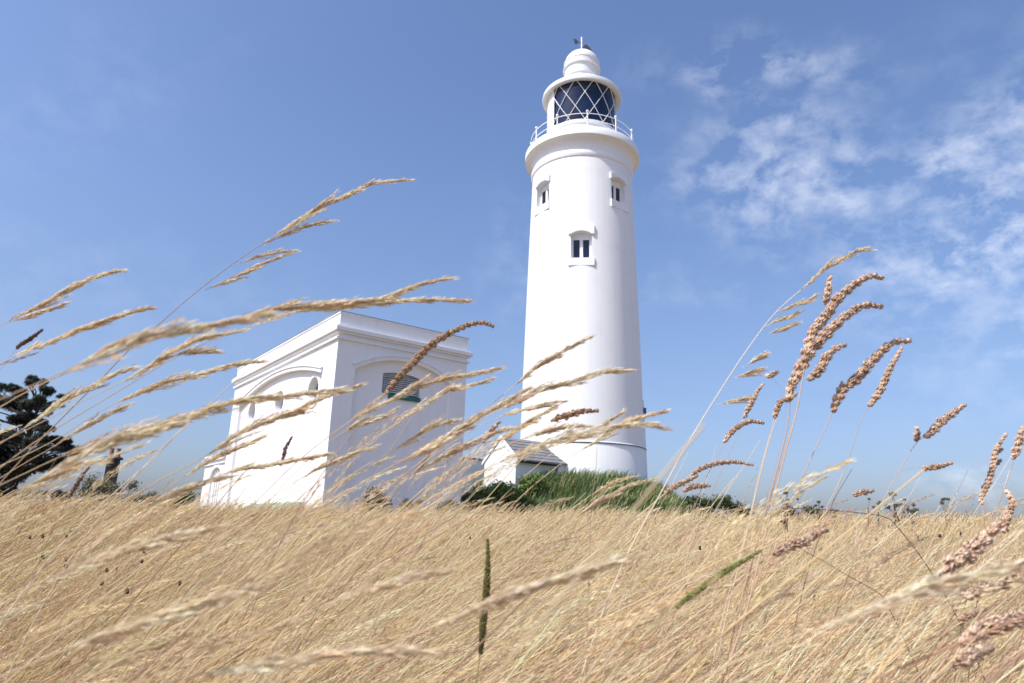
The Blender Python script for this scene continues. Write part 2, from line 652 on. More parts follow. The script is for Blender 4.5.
    prism(tube_bm_, [(-.50, .96), (-.36, .90), (-.22, .78), (-.24, .58), (-.40, .60), (-.46, .76)], lambda a, b: V3(.18, a, b), lambda a, b: V3(.23, a, b))
    prism(tube_bm_, [(.03, .06), (.14, .34), (.30, .40), (.48, .18), (.74, -.20), (.5, -.16)], lambda a, b: V3(.30, a, b), lambda a, b: V3(.34, a, b))
    bm_obj('wind_vane', tube_bm_, BLACK, root)
    # gallery railing
    zr0, zr1 = Z(24.08), Z(25.28)
    Rr = R(3.42)
    for k in range(11):
        a = az(6 + 32.73 * k)
        p = Vector((Rr * math.sin(a), Rr * math.cos(a), 0))
        bm = bmesh.new()
        tube_bm(bm, [p + Vector((0, 0, zr0)), p + Vector((0, 0, zr1))], .036, 8)
        bmesh.ops.create_uvsphere(bm, u_segments=12, v_segments=8, radius=.085, matrix=Matrix.Translation(p + Vector((0, 0, zr1 + .05))))
        bmesh.ops.create_uvsphere(bm, u_segments=10, v_segments=6, radius=.058, matrix=Matrix.Translation(p + Vector((0, 0, (zr0 + zr1) / 2))))
        bmesh.ops.create_cone(bm, segments=10, radius1=.1, radius2=.06, depth=.12, cap_ends=True, matrix=Matrix.Translation(p + Vector((0, 0, zr0 + .06))))
        bm_obj('railing_post', bm, WTRIM, root, 40)
    for zz in (zr1 - .08, (zr0 + zr1) / 2):
        bm = bmesh.new()
        lathe(bm, [(Rr - .014, zz - .014), (Rr + .014, zz - .014), (Rr + .014, zz + .014), (Rr - .014, zz + .014), (Rr - .014, zz - .014)], 96, close=False)
        bm_obj('rail', bm, WTRIM, root, 30)
    # conductor strip and junction box on the right flank
    n, s = frame_of(84)
    bm = bmesh.new()
    tube_bm(bm, [n * (R(3.78) + .02) + Vector((0, 0, Z(1.2))), n * (R(3.69) + .02) + Vector((0, 0, Z(5.2))), n * (R(3.65) + .0) + Vector((0, 0, Z(7.6)))], .022, 6)
    bm_obj('conductor_cable', bm, WTRIM, root)
    bm = bmesh.new()
    bmesh.ops.create_cube(bm, size=1, matrix=Matrix.Translation(n * (R(3.64) + .03) + Vector((0, 0, Z(6.95)))) @ Matrix.Diagonal((.2, .2, .3, 1)))
    bm_obj('junction_box', bm, DARKLINE, root)
    # light cable run along the band, a few dark clips
    return root


lighthouse()

# ------------------------------------------------------------------ main white block
BR = rad(36.87)
SB = .857          # the block is 5.4 m wide and 8 m high, 24 m away
BC = (-7.134 * SB, 27.076 * SB)


def engine_house():
    Z0 = .3
    root = empty('engine_house', (BC[0], BC[1], CAMZ + (Z0 - CAMZ) * SB), BR)
    root.scale = (SB, SB, SB)
    tag(root, 'square flat-roofed white building with blind arches and round openings left of the lighthouse', 'building')
    W, L = 6.33, 14.48

    def Z(z): return z + CAMZ - Z0
    bm = bmesh.new()
    box(bm, 0, W, 0, L, 0, Z(8.47))
    wall = bm_obj('wall', bm, WHITE, root)
    cutters = []

    def arch_poly(u0, u1, zb, zs, zt, n=24):
        hw = (u1 - u0) / 2
        c = (u0 + u1) / 2
        h = zt - zs
        Rr = (hw * hw + h * h) / (2 * h)
        a0 = math.asin(hw / Rr)
        pts = [(u0, zb), (u1, zb)]
        for i in range(n + 1):
            a = a0 - 2 * a0 * i / n
            pts.append((c + Rr * math.sin(a), zt - Rr + Rr * math.cos(a)))
        return pts, (c, zt - Rr, Rr, a0)

    def add_cut(poly, f0, f1):
        b = bmesh.new()
        prism(b, poly, f0, f1)
        c = bm_obj('cutter', b, WHITE)
        c.location = root.location
        c.rotation_euler = root.rotation_euler
        c.scale = root.scale
        cutters.append(c)
    # right (shaded) face: y = 0
    pR, aR = arch_poly(.85, 5.48, -1, Z(6.22), Z(6.90))
    add_cut(pR, lambda a, b: Vector((a, -.5, b)), lambda a, b: Vector((a, .15, b)))
    pl, al = arch_poly(2.2, 4.02, Z(5.44), Z(6.27), Z(6.40))
    # left (sunlit) face: x = 0
    pL, aL = arch_poly(1.4, 13.1, -1, Z(6.15), Z(6.93))
    add_cut(pL, lambda a, b: Vector((-.5, a, b)), lambda a, b: Vector((.15, a, b)))
    cut(wall, cutters)
    cutters.clear()
    add_cut(pl, lambda a, b: Vector((a, -.4, b)), lambda a, b: Vector((a, .40, b)))
    ocs = (2.55, 6.85, 11.1)
    for oy in ocs:
        circ = [(math.cos(2 * math.pi * i / 32), math.sin(2 * math.pi * i / 32)) for i in range(32)]
        add_cut(circ, lambda a, b: Vector((.13, oy + a * .60, Z(5.55) + b * .60)), lambda a, b: Vector((.50, oy + a * .57, Z(5.55) + b * .57)))
    # the circular cutters start flush with the panel: push the wide end out a little
    for c in cutters[1:]:
        for v in c.data.vertices:
            if v.co.x < .2: v.co.x = .12
    cut(wall, cutters)
    smooth_sharp(wall, 20)
    # ring mouldings and louvred discs
    for oy in ocs:
        bm = bmesh.new()
        prof = [(.60, 0), (.62, .05), (.74, .05), (.78, .02), (.78, -.01)]
        rings = []
        for r, h in prof:
            rings.append([bm.verts.new((.15 - h, oy + r * math.cos(2 * math.pi * i / 40), Z(5.55) + r * math.sin(2 * math.pi * i / 40))) for i in range(40)])
        for A, B in zip(rings, rings[1:]):
            for i in range(40): bm.faces.new((A[i], A[(i + 1) % 40], B[(i + 1) % 40], B[i]))
        ring = bm_obj('oculus', bm, WHITE, root, 30)
        bm = bmesh.new()
        for i in range(9):
            u = -.48 + .12 * i
            hh = math.sqrt(max(.56 ** 2 - u * u, .01))
            box(bm, .43, .465, oy + u - .02, oy + u + .02, Z(5.55) - hh, Z(5.55) + hh)
        bm_obj('grille', bm, DARKLINE, ring)
        bm = bmesh.new()
        circ = [(.56 * math.cos(2 * math.pi * i / 32), .56 * math.sin(2 * math.pi * i / 32)) for i in range(32)]
        prism(bm, circ, lambda a, b: Vector((.445, oy + a, Z(5.55) + b)), lambda a, b: Vector((.475, oy + a, Z(5.55) + b)))
        bm_obj('backing', bm, GREYPAINT, ring)
    # hood moulds over the arches
    def mould(arc, f, w0=.0, w1=.23, n=30):
        c, zc, Rr, a0 = arc
        bm = bmesh.new()
        for (ra, rb, h) in ((w0 + .003, w1, .07), (w1 - .06, w1 + .02, .115)):
            rows = []
            for i in range(n + 1):
                a = -a0 + 2 * a0 * i / n
                row = [bm.verts.new(f(c + (Rr + r) * math.sin(a), zc + (Rr + r) * math.cos(a), hh)) for r, hh in ((ra, -.05), (ra, h), (rb, h), (rb, -.05))]
                rows.append(row)
            for A, B in zip(rows, rows[1:]):
                for k in range(4): bm.faces.new((A[k], A[(k + 1) % 4], B[(k + 1) % 4], B[k]))
            bm.faces.new(rows[0])
            bm.faces.new(list(reversed(rows[-1])))
        return bm_obj('arch_moulding', bm, WHITE, root, 30)
    mould(aR, lambda u, z, h: Vector((u, -h, z)))
    mould(aL, lambda u, z, h: Vector((-h, u, z)))
    # cornice, string and coping
    bm = bmesh.new()
    for (p, z0, z1, bv) in ((.10, 7.37, 7.45, .0), (.11, 7.62, 7.70, 0), (.20, 7.70, 7.88, .015), (.12, 7.88, 7.96, 0)):
        box(bm, -p, W + p, -p, L + p, Z(z0), Z(z1) - .002, bv)
    bm_obj('cornice', bm, WHITE, root)
    bm = bmesh.new()
    box(bm, -.035, W + .035, -.035, L + .035, Z(8.47) + .002, Z(8.55), .012)
    bm_obj('coping', bm, WHITE, root)
    bm = bmesh.new()
    box(bm, -.045, W + .045, -.045, L + .045, Z(8.55) + .002, Z(8.565))
    bm_obj('roof', bm, DARKLINE, root)
    # louvre in the shaded face
    bm = bmesh.new()
    box(bm, 2.2, 2.27, .2, .28, Z(5.45), Z(6.26))
    box(bm, 3.95, 4.02, .2, .28, Z(5.45), Z(6.26))
    box(bm, 2.27, 3.95, .2, .28, Z(6.2), Z(6.27))
    fr = bm_obj('louvre', bm, GREYPAINT, root)
    bm = bmesh.new()
    for i in range(8):
        z = Z(5.5) + i * .092
        prism(bm, [(.19, z), (.30, z + .062), (.30, z + .078), (.19, z + .016)], lambda a, b: Vector((2.275, a, b)), lambda a, b: Vector((3.945, a, b)))
    bm_obj('slats', bm, WTRIM, fr)
    bm = bmesh.new()
    box(bm, 2.27, 3.95, .36, .385, Z(5.45), Z(6.27))
    bm_obj('backing', bm, DARKLINE, fr)
    bm = bmesh.new()
    box(bm, 2.5, 4.06, .08, .24, Z(5.24), Z(5.435), .01)
    bm_obj('sill_board', bm, TEAL, root)
    # pale green plinth strip at the foot of the sunlit side
    bm = bmesh.new()
    box(bm, .02, .16, 2.6, 9.0, Z(.2), Z(.86))
    bm_obj('plinth', bm, PALEGREEN, root)
    return root


engine_house()


def annex():
    Z0 = .3
    root = empty('annex', (BC[0], BC[1], CAMZ + (Z0 - CAMZ) * SB), BR)
    root.scale = (SB, SB, SB)
    tag(root, 'low white annex with a small blind arch left of the square building', 'building')

    def Z(z): return z + CAMZ - Z0
    y0, y1 = 14.5, 19.05
    bm = bmesh.new()
    box(bm, .06, 4.2, y0, y1, 0, Z(3.66))
    wall = bm_obj('wall', bm, WHITE, root)
    b = bmesh.new()
    c0, hw, zs = 16.25, 1.15, 2.35
    poly = [(c0 - hw, -1), (c0 + hw, -1)] + [(c0 + hw * math.cos(math.pi * i / 20), Z(zs) + .62 * math.sin(math.pi * i / 20)) for i in range(21)]
    prism(b, poly, lambda a, z: Vector((-.5, a, z)), lambda a, z: Vector((.18, a, z)))
    c = bm_obj('cutter', b, WHITE)
    c.location = root.location
    c.rotation_euler = root.rotation_euler
    c.scale = root.scale
    cut(wall, [c])
    bm = bmesh.new()
    rows = []
    for i in range(21):
        a = math.pi * i / 20
        rows.append([bm.verts.new((.06 - h, c0 + (hw + r) * math.cos(a), Z(zs) + (.62 + r) * math.sin(a))) for r, h in ((.02, -.03), (.02, .05), (.2, .05), (.2, -.03))])
    for A, B in zip(rows, rows[1:]):
        for k in range(4): bm.faces.new((A[k], A[(k + 1) % 4], B[(k + 1) % 4], B[k]))
    bm_obj('arch_moulding', bm, WHITE, root, 30)
    bm = bmesh.new()
    box(bm, -.10, 4.3, y0, y1 + .12, Z(3.42), Z(3.56))
    box(bm, -.03, 4.26, y0, y1 + .05, Z(3.18), Z(3.25))
    box(bm, -.02, 4.24, y0 + .002, y1 + .04, Z(3.66) + .002, Z(3.74))
    bm_obj('cornice', bm, WHITE, root)
    bm = bmesh.new()
    for dy in (-.45, 0, .45):
        box(bm, .12, .17, c0 + dy - .03, c0 + dy + .03, Z(.2), Z(2.9))
    box(bm, .12, .168, c0 - 1.1, c0 + 1.1, Z(2.3), Z(2.36))
    bm_obj('window_bars', bm, WTRIM, root)


annex()


def porch():
    Z0 = 1.2
    root = empty('porch', (.32, 31.0, Z0), BR)
    tag(root, 'small white gabled porch with grey slate roof at the foot of the tower', 'porch')

    def Z(z): return z + CAMZ - Z0
    wd, ln, ze, za = 2.45, 3.0, 3.12, 4.12
    bm = bmesh.new()
    prism(bm, [(0, 0), (wd, 0), (wd, Z(ze)), (wd / 2, Z(za)), (0, Z(ze))], lambda a, b: Vector((0, a, b)), lambda a, b: Vector((ln, a, b)))
    bm_obj('wall', bm, WHITE, root)
    bm = bmesh.new()
    ov = .16
    sl = (za - ze) / (wd / 2)
    for sgn, y0, y1 in ((1, -ov, wd / 2), (-1, wd + ov, wd / 2)):
        nrow = 7
        for i in range(nrow):
            ya = y0 + (y1 - y0) * i / nrow
            yb = y0 + (y1 - y0) * (i + 1.12) / nrow
            if i == nrow - 1: yb = y1
            hz = lambda y: Z(ze) + sl * (y if sgn > 0 else wd - y)
            prism(bm, [(ya, hz(ya) + .035), (yb, hz(yb) + .012), (yb, hz(yb) + .03), (ya, hz(ya) + .06)], lambda a, b: Vector((.05, a, b)), lambda a, b: Vector((ln, a, b)))
    bm_obj('roof', bm, SLATE, root)
    bm = bmesh.new()
    for sgn, y0, y1 in ((1, -ov, wd / 2), (-1, wd + ov, wd / 2)):
        hz = lambda y: Z(ze) + sl * (y if sgn > 0 else wd - y)
        prism(bm, [(y0, hz(y0) - .10), (y1, hz(y1) - .10), (y1, hz(y1) + .075), (y0, hz(y0) + .075)], lambda a, b: Vector((-.05, a, b)), lambda a, b: Vector((.045, a, b)))
    bm_obj('bargeboard', bm, WTRIM, root)
    bm = bmesh.new()
    zg = Z(ze) - sl * ov - .03
    tube_bm(bm, [(.0, -ov - .06, zg), (ln - .6, -ov - .06, zg - .03)], .075, 10)
    tube_bm(bm, [(ln - .65, -ov - .06, zg), (ln - .65, -.06, zg - .3), (ln - .65, -.06, .0)], .045, 8)
    bm_obj('gutter', bm, BLACK, root)


porch()


def link_wall():
    root = empty('boundary_wall', (-3.5, 32.35, .8), BR)
    tag(root, 'low shaded white wall with a dark coping between building and porch', 'wall')
    bm = bmesh.new()
    box(bm, 0, 3.25, 0, .35, 0, 3.27)
    bm_obj('wall', bm, WHITE, root)
    bm = bmesh.new()
    box(bm, -.04, 3.28, -.06, .41, 3.272, 3.35, .01)
    bm_obj('coping', bm, DARKLINE, root)


link_wall()


def cottage():
    p = at(112, 470, 46)
    gx, gy = p[0], p[1]
    Z0 = float(gz(gx, gy))
    root = empty('cottage', (gx, gy, Z0), rad(20))
    tag(root, 'dark brick chimney of a low cottage half hidden behind the shrubs at far left', 'cottage')
    zc = at(112, 498, 46)[2] - Z0
    zt = at(112, 457.5, 46)[2] - Z0
    zp = at(112, 448.5, 46)[2] - Z0
    bm = bmesh.new()
    box(bm, -1.5, 1.6, -1.5, 1.5, 0, zc - .9)
    prism(bm, [(-1.5, zc - .902), (1.5, zc - .902), (0, zc - .05)], lambda a, b: Vector((-1.5, a, b)), lambda a, b: Vector((1.6, a, b)))
    bm_obj('wall', bm, BRICK, root)
    bm = bmesh.new()
    for s in (1, -1):
        prism(bm, [(s * 1.7, zc - .98), (0, zc - .02), (0, zc + .05), (s * 1.7, zc - .9)], lambda a, b: Vector((-1.65, a, b)), lambda a, b: Vector((1.75, a, b)))
    bm_obj('roof', bm, SLATE, root)
    bm = bmesh.new()
    box(bm, -.34, .34, -.34, .34, zc - .9, zt - .12, .01)
    box(bm, -.47, .47, -.47, .47, zt - .118, zt + .02, .01)
    ch = bm_obj('chimney', bm, BRICK, root)
    for dx in (-.2, .2):
        bm = bmesh.new()
        lathe(bm, [(.17, zt + .02), (.14, zt + .1), (.12, zp - .06), (.16, zp), (.11, zp + .02)], 14)
        o = bm_obj('chimney_pot', bm, POT, ch, 30)
        for v in o.data.vertices: v.co.x += dx


cottage()


# ------------------------------------------------------------------ plants
def spikelets(base, dirs, ln, wd, col, three=True):
    """elongated husks: base points, unit directions, lengths, widths"""
    N = len(base)
    ref = rng.normal(size=(N, 3))
    u = np.cross(dirs, ref)
    u /= np.linalg.norm(u, axis=1, keepdims=True) + 1e-9
    v = np.cross(dirs, u)
    ln = np.broadcast_to(ln, (N,))[:, None]
    wd = np.broadcast_to(wd, (N,))[:, None] * .5
    mid = base + dirs * ln * .42
    P = [base]
    for k in range(3):
        a = 2 * math.pi * k / 3
        P.append(mid + (u * math.cos(a) + v * math.sin(a)) * wd)
    P.append(base + dirs * ln)
    V = np.stack(P, 1).reshape(-1, 3)
    o = np.arange(N)[:, None] * 5
    T = np.concatenate([o + np.array([[0, 2, 1]]), o + np.array([[0, 3, 2]]), o + np.array([[0, 1, 3]]),
                        o + np.array([[4, 1, 2]]), o + np.array([[4, 2, 3]]), o + np.array([[4, 3, 1]])])
    return V, T, np.repeat(col, 5, axis=0)


def husks(base, dirs, ln, wd, col):
    """thin flat chaff scales, one face each"""
    N = len(base)
    u = np.cross(dirs, rng.normal(size=(N, 3)))
    u /= np.linalg.norm(u, axis=1, keepdims=True) + 1e-9
    ln = np.broadcast_to(ln, (N,))[:, None]
    wd = np.broadcast_to(wd, (N,))[:, None] * .5
    mid = base + dirs * ln * .42
    V = np.stack([base, mid + u * wd, base + dirs * ln, mid - u * wd], 1).reshape(-1, 3)
    Q = np.arange(N)[:, None] * 4 + np.arange(4)[None]
    return V, Q, np.repeat(col, 4, axis=0)


def tubes(P, Rr, col, sides=3):
    """P: (N, n, 3) centre lines, Rr: (N, n) radii"""
    N, n, _ = P.shape
    d = np.gradient(P, axis=1)
    d /= np.linalg.norm(d, axis=2, keepdims=True) + 1e-9
    ref = np.broadcast_to(np.array([.31, .95, .05]), d.shape)
    u = np.cross(d, ref)
    u /= np.linalg.norm(u, axis=2, keepdims=True) + 1e-9
    v = np.cross(d, u)
    ring = []
    for k in range(sides):
        a = 2 * math.pi * k / sides
        ring.append(P + (u * math.cos(a) + v * math.sin(a)) * Rr[..., None])
    V = np.stack(ring, 2).reshape(-1, 3)
    base = (np.arange(N) * n * sides)[:, None, None]
    i = (np.arange(n - 1) * sides)[None, :, None]
    k = np.arange(sides)[None, None, :]
    k2 = (k + 1) % sides
    Q = np.stack([base + i + k, base + i + k2, base + i + sides + k2, base + i + sides + k], -1).reshape(-1, 4)
    return V, Q, np.repeat(col, n * sides, axis=0)


def ribbons(P, W, side, col):
    N, n, _ = P.shape
    A = P - side[:, None, :] * W[..., None] * .5
    B = P + side[:, None, :] * W[..., None] * .5
    V = np.stack([A, B], 2).reshape(-1, 3)
    base = (np.arange(N) * n * 2)[:, None]
    i = (np.arange(n - 1) * 2)[None, :]
    Q = np.stack([base + i, base + i + 1, base + i + 3, base + i + 2], -1).reshape(-1, 4)
    return V, Q, np.repeat(col, n * 2, axis=0)


def merge(parts):
    Vs, Qs, Ts, Cs, o = [], [], [], [], 0
    for V, Q, T, c in parts:
        Vs.append(V)
        Cs.append(c)
        if Q is not None: Qs.append(Q + o)
        if T is not None: Ts.append(T + o)
        o += len(V)
    return (np.concatenate(Vs), np.concatenate(Qs) if Qs else None, np.concatenate(Ts) if Ts else None, np.concatenate(Cs))


STRAW_COLS = np.array([(.68, .53, .29), (.74, .60, .35), (.60, .43, .23), (.82, .69, .44), (.50, .32, .20), (.64, .50, .27), (.42, .36, .15)])


def straw_tint(N, pal=STRAW_COLS, p=None, jit=.12):
    c = pal[rng.choice(len(pal), N, p=p)]
    return np.clip(c * (1 + rng.normal(0, jit, (N, 1))) + rng.normal(0, .012, (N, 3)), .02, .85)


def lean_path(x, y, L, th0, th1, waz, n, power=1.4):
    """stalk centre lines from the ground; angles from vertical at foot and tip, wind azimuth"""
    N = len(x)
    s = (np.arange(n - 1) + .5) / (n - 1)
    th = th0[:, None] + (th1 - th0)[:, None] * s[None, :] ** power
    st = (L / (n - 1))[:, None]
    hx = np.cumsum(np.sin(th) * st, 1)
    hz = np.cumsum(np.cos(th) * st, 1)
    P = np.zeros((N, n, 3))
    P[:, 1:, 0] = hx * np.sin(waz)[:, None]
    P[:, 1:, 1] = hx * np.cos(waz)[:, None]
    P[:, 1:, 2] = hz
    P[:, :, 0] += x[:, None]
    P[:, :, 1] += y[:, None]
    P[:, :, 2] += gz(x, y)[:, None] - .01
    return P


def in_buildings(x, y):
    dx, dy = x - BC[0], y - BC[1]
    lx = dx * math.cos(BR) + dy * math.sin(BR)
    ly = -dx * math.sin(BR) + dy * math.cos(BR)
    return ((lx > -.1) & (lx < 6.45 * SB) & (ly > -.1) & (ly < 19.2 * SB)) | ((np.hypot(x - LX, y - LY) < 3.4))


def sample_field(n, r0, r1, pw, half):
    # density ~ r^-pw per area
    u = rng.random(n)
    k = 2 - pw
    r = (r0 ** k + u * (r1 ** k - r0 ** k)) ** (1 / k)
    a = (rng.random(n) * 2 - 1) * half
    return r * np.sin(a), r * np.cos(a)


def lean_angles(x, y, n):
    t = np.clip(x / np.maximum(np.hypot(x, y), .5) / .6, -1.2, 1.2)
    mean = rad(43) - t * rad(12) + rad(5) * np.sin(x * 1.1 + y * .6)
    return mean + rng.normal(0, rad(11), n)


def field():
    near = sample_field(5200, .7, 3.0, 0.0, rad(60))
    far = sample_field(74000, 3.0, 27, 1.7, rad(56))
    x = np.concatenate([near[0], far[0]])
    y = np.concatenate([near[1], far[1]])
    ok = ~in_buildings(x, y) & (np.hypot((x - MOUND[0]) / 1.02, y - MOUND[1]) > 8.0)
    x, y = x[ok], y[ok]
    N = len(x)
    r = np.hypot(x, y)
    parts = []
    patch = .5 + .5 * np.sin(x * .8 + 2 * np.sin(y * .35)) * np.sin(y * .55 + 1)
    L = rng.normal(.70, .125, N) * (1.03 - .14 * patch) * (1 + .07 * np.sin(x * 1.7 + .6 * y + 2 * np.sin(y * .5)))
    L = np.clip(L, .35, 1.05)
    L = L * (1 + .10 * (1 - smooth(r, 2.2, 4.0)))
    L = np.where((r < 3) & (rng.random(N) < .3), L * 1.08, L)
    th1 = lean_angles(x, y, N)
    th0 = th1 * rng.uniform(.6, .95, N)
    waz = rad(90) + rng.normal(0, rad(20), N)
    waz = np.where(rng.random(N) < .06, rng.uniform(0, 2 * math.pi, N), waz)
    P = lean_path(x, y, L, th0, th1 + rad(4) + np.abs(rng.normal(0, rad(9), N)), waz, 7, 2.2)
    wide = np.maximum(1, r * .30 / 683 / .0009)
    R0 = rng.uniform(.0007, .0013, N) * wide
    taper = np.linspace(1, .45, 7)[None, :]
    col = straw_tint(N)
    V, Q, c = tubes(P, R0[:, None] * taper, col)
    parts.append((V, Q, None, c))
    # seed plumes on the tips of most stalks
    has = rng.random(N) < .5
    near_m = has & (r < 5.5)
    far_m = has & (r >= 5.5)
    idx = np.where(near_m)[0]
    tip, prev = P[idx, -1], P[idx, -3]
    ax = tip - prev
    axl = np.linalg.norm(ax, axis=1, keepdims=True)
    ax = ax / axl
    per = 30
    t = rng.random((len(idx), per))
    hl = rng.uniform(.11, .21, len(idx))
    base = tip[:, None, :] - ax[:, None, :] * (hl[:, None] * (1 - t) * 1.0)[..., None] + ax[:, None, :] * .02
    spread = (.0075 * (1 - t) + .0015)[..., None] * rng.normal(size=(len(idx), per, 3))
    base = base + spread
    dirs = ax[:, None, :] + rng.normal(0, .22, (len(idx), per, 3))
    dirs /= np.linalg.norm(dirs, axis=2, keepdims=True)
    pc = straw_tint(len(idx), np.array([(.68, .55, .35), (.62, .48, .28), (.72, .60, .41), (.48, .34, .22), (.40, .27, .19)]), [.32, .28, .22, .1, .08])
    V, Q, c = husks(base.reshape(-1, 3), dirs.reshape(-1, 3), rng.uniform(.007, .012, len(idx) * per), rng.uniform(.0013, .0022, len(idx) * per) * np.repeat(np.maximum(1, r[idx] / 3), per), np.repeat(pc, per, axis=0))
    parts.append((V, Q, None, c))
    idx = np.where(far_m)[0]
    tip, prev = P[idx, -1], P[idx, -3]
    ax = tip - prev
    ax = ax / np.linalg.norm(ax, axis=1, keepdims=True)
    per = 5
    t = rng.random((len(idx), per))
    base = tip[:, None, :] - ax[:, None, :] * (t * .10)[..., None] + rng.normal(0, .006, (len(idx), per, 3))
    dirs = ax[:, None, :] + rng.normal(0, .18, (len(idx), per, 3))
    dirs /= np.linalg.norm(dirs, axis=2, keepdims=True)
    pc = straw_tint(len(idx), np.array([(.70, .57, .36), (.64, .50, .29), (.72, .60, .39), (.46, .32, .20)]), [.35, .3, .25, .1])
    V, Q, c = husks(base.reshape(-1, 3), dirs.reshape(-1, 3), .045, np.repeat(np.maximum(.004, r[idx] * .6 / 683), per), np.repeat(pc, per, axis=0))
    parts.append((V, Q, None, c))
    # long straight culms standing over the rest, close by and scattered farther off
    xa, ya = sample_field(2900, .62, 2.6, 1.2, rad(60))
    xb, yb = sample_field(4600, 2.0, 24, 1.2, rad(57))
    # loose taller drifts in front of the buildings
    ra, aa = rng.uniform(.85, 2.6, 85), np.arctan((rng.normal(400, 85, 85) - 512) / F)
    rb, ab = rng.uniform(.8, 2.2, 34), np.arctan((rng.uniform(-60, 260, 34) - 512) / F)
    rc, ac = rng.uniform(1.0, 2.6, 14), np.arctan((rng.uniform(560, 1040, 14) - 512) / F)
    rt_, at_ = np.concatenate([ra, rb, rc]), np.concatenate([aa, ab, ac])
    et = np.concatenate([rng.uniform(rad(-3), rad(4.0), 85), rng.uniform(rad(-3), rad(2.0), 34), rng.uniform(rad(-3), rad(.5), 14)])
    xt, yt = rt_ * np.sin(at_), rt_ * np.cos(at_)
    # feet stand upwind (left) of where the tips show
    tt = CAMZ + rt_ * np.tan(et)
    xt = xt - tt * .75
    x, y = np.concatenate([xa, xb, xt]), np.concatenate([ya, yb, yt])
    tall = np.concatenate([np.full(len(xa) + len(xb), np.nan), tt])
    ok = ~in_buildings(x, y)
    x, y, tall = x[ok], y[ok], tall[ok]
    N = len(x)
    r = np.hypot(x, y)
    th = lean_angles(x, y, N) + rad(6)
    left = np.clip(.5 - x / np.maximum(r, .5), 0, 1)
    top_near = CAMZ + r * np.tan(np.minimum(rad(-9.5) + rng.exponential(rad(3.2), N), rad(-2.2) + rad(4) * left))
    top_far = gz(x, y) + rng.uniform(.58, .90, N)
    f = smooth(r, 2.0, 3.2)
    top = top_near * (1 - f) + top_far * f
    top = np.where(np.isnan(tall), top, tall)
    th = np.where(np.isnan(tall), th, np.arctan(.75) + rng.normal(0, rad(5), N))
    L = np.clip((top - gz(x, y)) / np.cos(th), .4, 1.7)
    P = lean_path(x, y, L, th - rad(4), th + rng.uniform(.0, .10, N), rad(90) + rng.normal(0, rad(11), N), 8, 2)
    V, Q, c = tubes(P, (rng.uniform(.0006, .0016, N) * np.maximum(1, r / 2.4))[:, None] * np.linspace(1, .45, 8)[None],
                    straw_tint(N, np.array([(.82, .69, .46), (.76, .61, .37), (.60, .38, .25), (.88, .77, .55), (.46, .28, .20)]), [.30, .26, .16, .18, .10]), 4)
    parts.append((V, Q, None, c))
    # soft pale plumes on some of these culms, swept over with the wind
    idx = np.where((rng.random(N) < .3) & (r < 4.5) & (r > .85))[0]
    M = 240
    tip, prev = P[idx, -1], P[idx, -2]
    ax = tip - prev
    ax = ax / np.linalg.norm(ax, axis=1, keepdims=True)
    bend = ax + np.stack([np.full(len(idx), .7), rng.normal(0, .15, len(idx)), np.full(len(idx), -.25)], 1)
    bend /= np.linalg.norm(bend, axis=1, keepdims=True)
    hl = rng.uniform(.12, .26, len(idx))
    t = rng.random((len(idx), M)) ** .85
    mid = ax[:, None, :] * (t * (1 - .5 * t))[..., None] + bend[:, None, :] * (t * t * .5)[..., None]
    base = tip[:, None, :] + mid * hl[:, None, None] - ax[:, None, :] * .03
    base = base + (.0034 * np.sin(np.pi * np.clip(t * .82 + .15, 0, 1)))[..., None] * rng.normal(size=(len(idx), M, 3))
    dirs = ax[:, None, :] * (1 - t)[..., None] + bend[:, None, :] * t[..., None] + rng.normal(0, .13, (len(idx), M, 3))
    dirs /= np.linalg.norm(dirs, axis=2, keepdims=True)
    pc = straw_tint(len(idx), np.array([(.72, .59, .38), (.68, .53, .32), (.76, .64, .44), (.56, .38, .28)]), [.35, .3, .25, .1])
    V, Q, c = husks(base.reshape(-1, 3), dirs.reshape(-1, 3), rng.uniform(.008, .014, len(idx) * M), rng.uniform(.0008, .0015, len(idx) * M) * np.repeat(np.maximum(1, r[idx] / 2), M), np.repeat(pc, M, axis=0))
    parts.append((V, Q, None, c))
    # leaf blades lower down
    n1 = sample_field(4600, .6, 3.2, 0.0, rad(60))
    n2 = sample_field(30000, 3.2, 27, 1.7, rad(56))
    x = np.concatenate([n1[0], n2[0]])
    y = np.concatenate([n1[1], n2[1]])
    ok = ~in_buildings(x, y) & (np.hypot((x - MOUND[0]) / 1.02, y - MOUND[1]) > 8.0)
    x, y = x[ok], y[ok]
    N = len(x)
    r = np.hypot(x, y)
    L = rng.uniform(.25, .55, N)
    th0 = rng.uniform(.1, .6, N)
    th1 = th0 + rng.uniform(.2, 1.1, N)
    waz = rad(90) + rng.normal(0, rad(32), N)
    P = lean_path(x, y, L, th0, th1, waz, 6)
    Wd = (rng.uniform(.002, .0045, N) * np.maximum(1, r * .4 / 683 / .002))[:, None] * np.array([.9, 1, .9, .75, .5, .05])[None]
    a = waz + rng.normal(0, .9, N)
    side = np.stack([np.cos(a), -np.sin(a), rng.normal(0, .3, N)], 1)
    side /= np.linalg.norm(side, axis=1, keepdims=True)
    col = straw_tint(N, np.array([(.64, .50, .31), (.52, .40, .24), (.44, .32, .19), (.30, .30, .13), (.72, .58, .39)]), [.3, .25, .2, .07, .18])
    V, Q, c = ribbons(P, Wd, side, col)
    parts.append((V, Q, None, c))
    V, Q, T, c = merge(parts)
    o = np_mesh('meadow_grass', V, T, Q, STRAW, c)
    tag(o, 'dry straw coloured long grass leaning right across the whole meadow', 'grass', kind='stuff')


field()


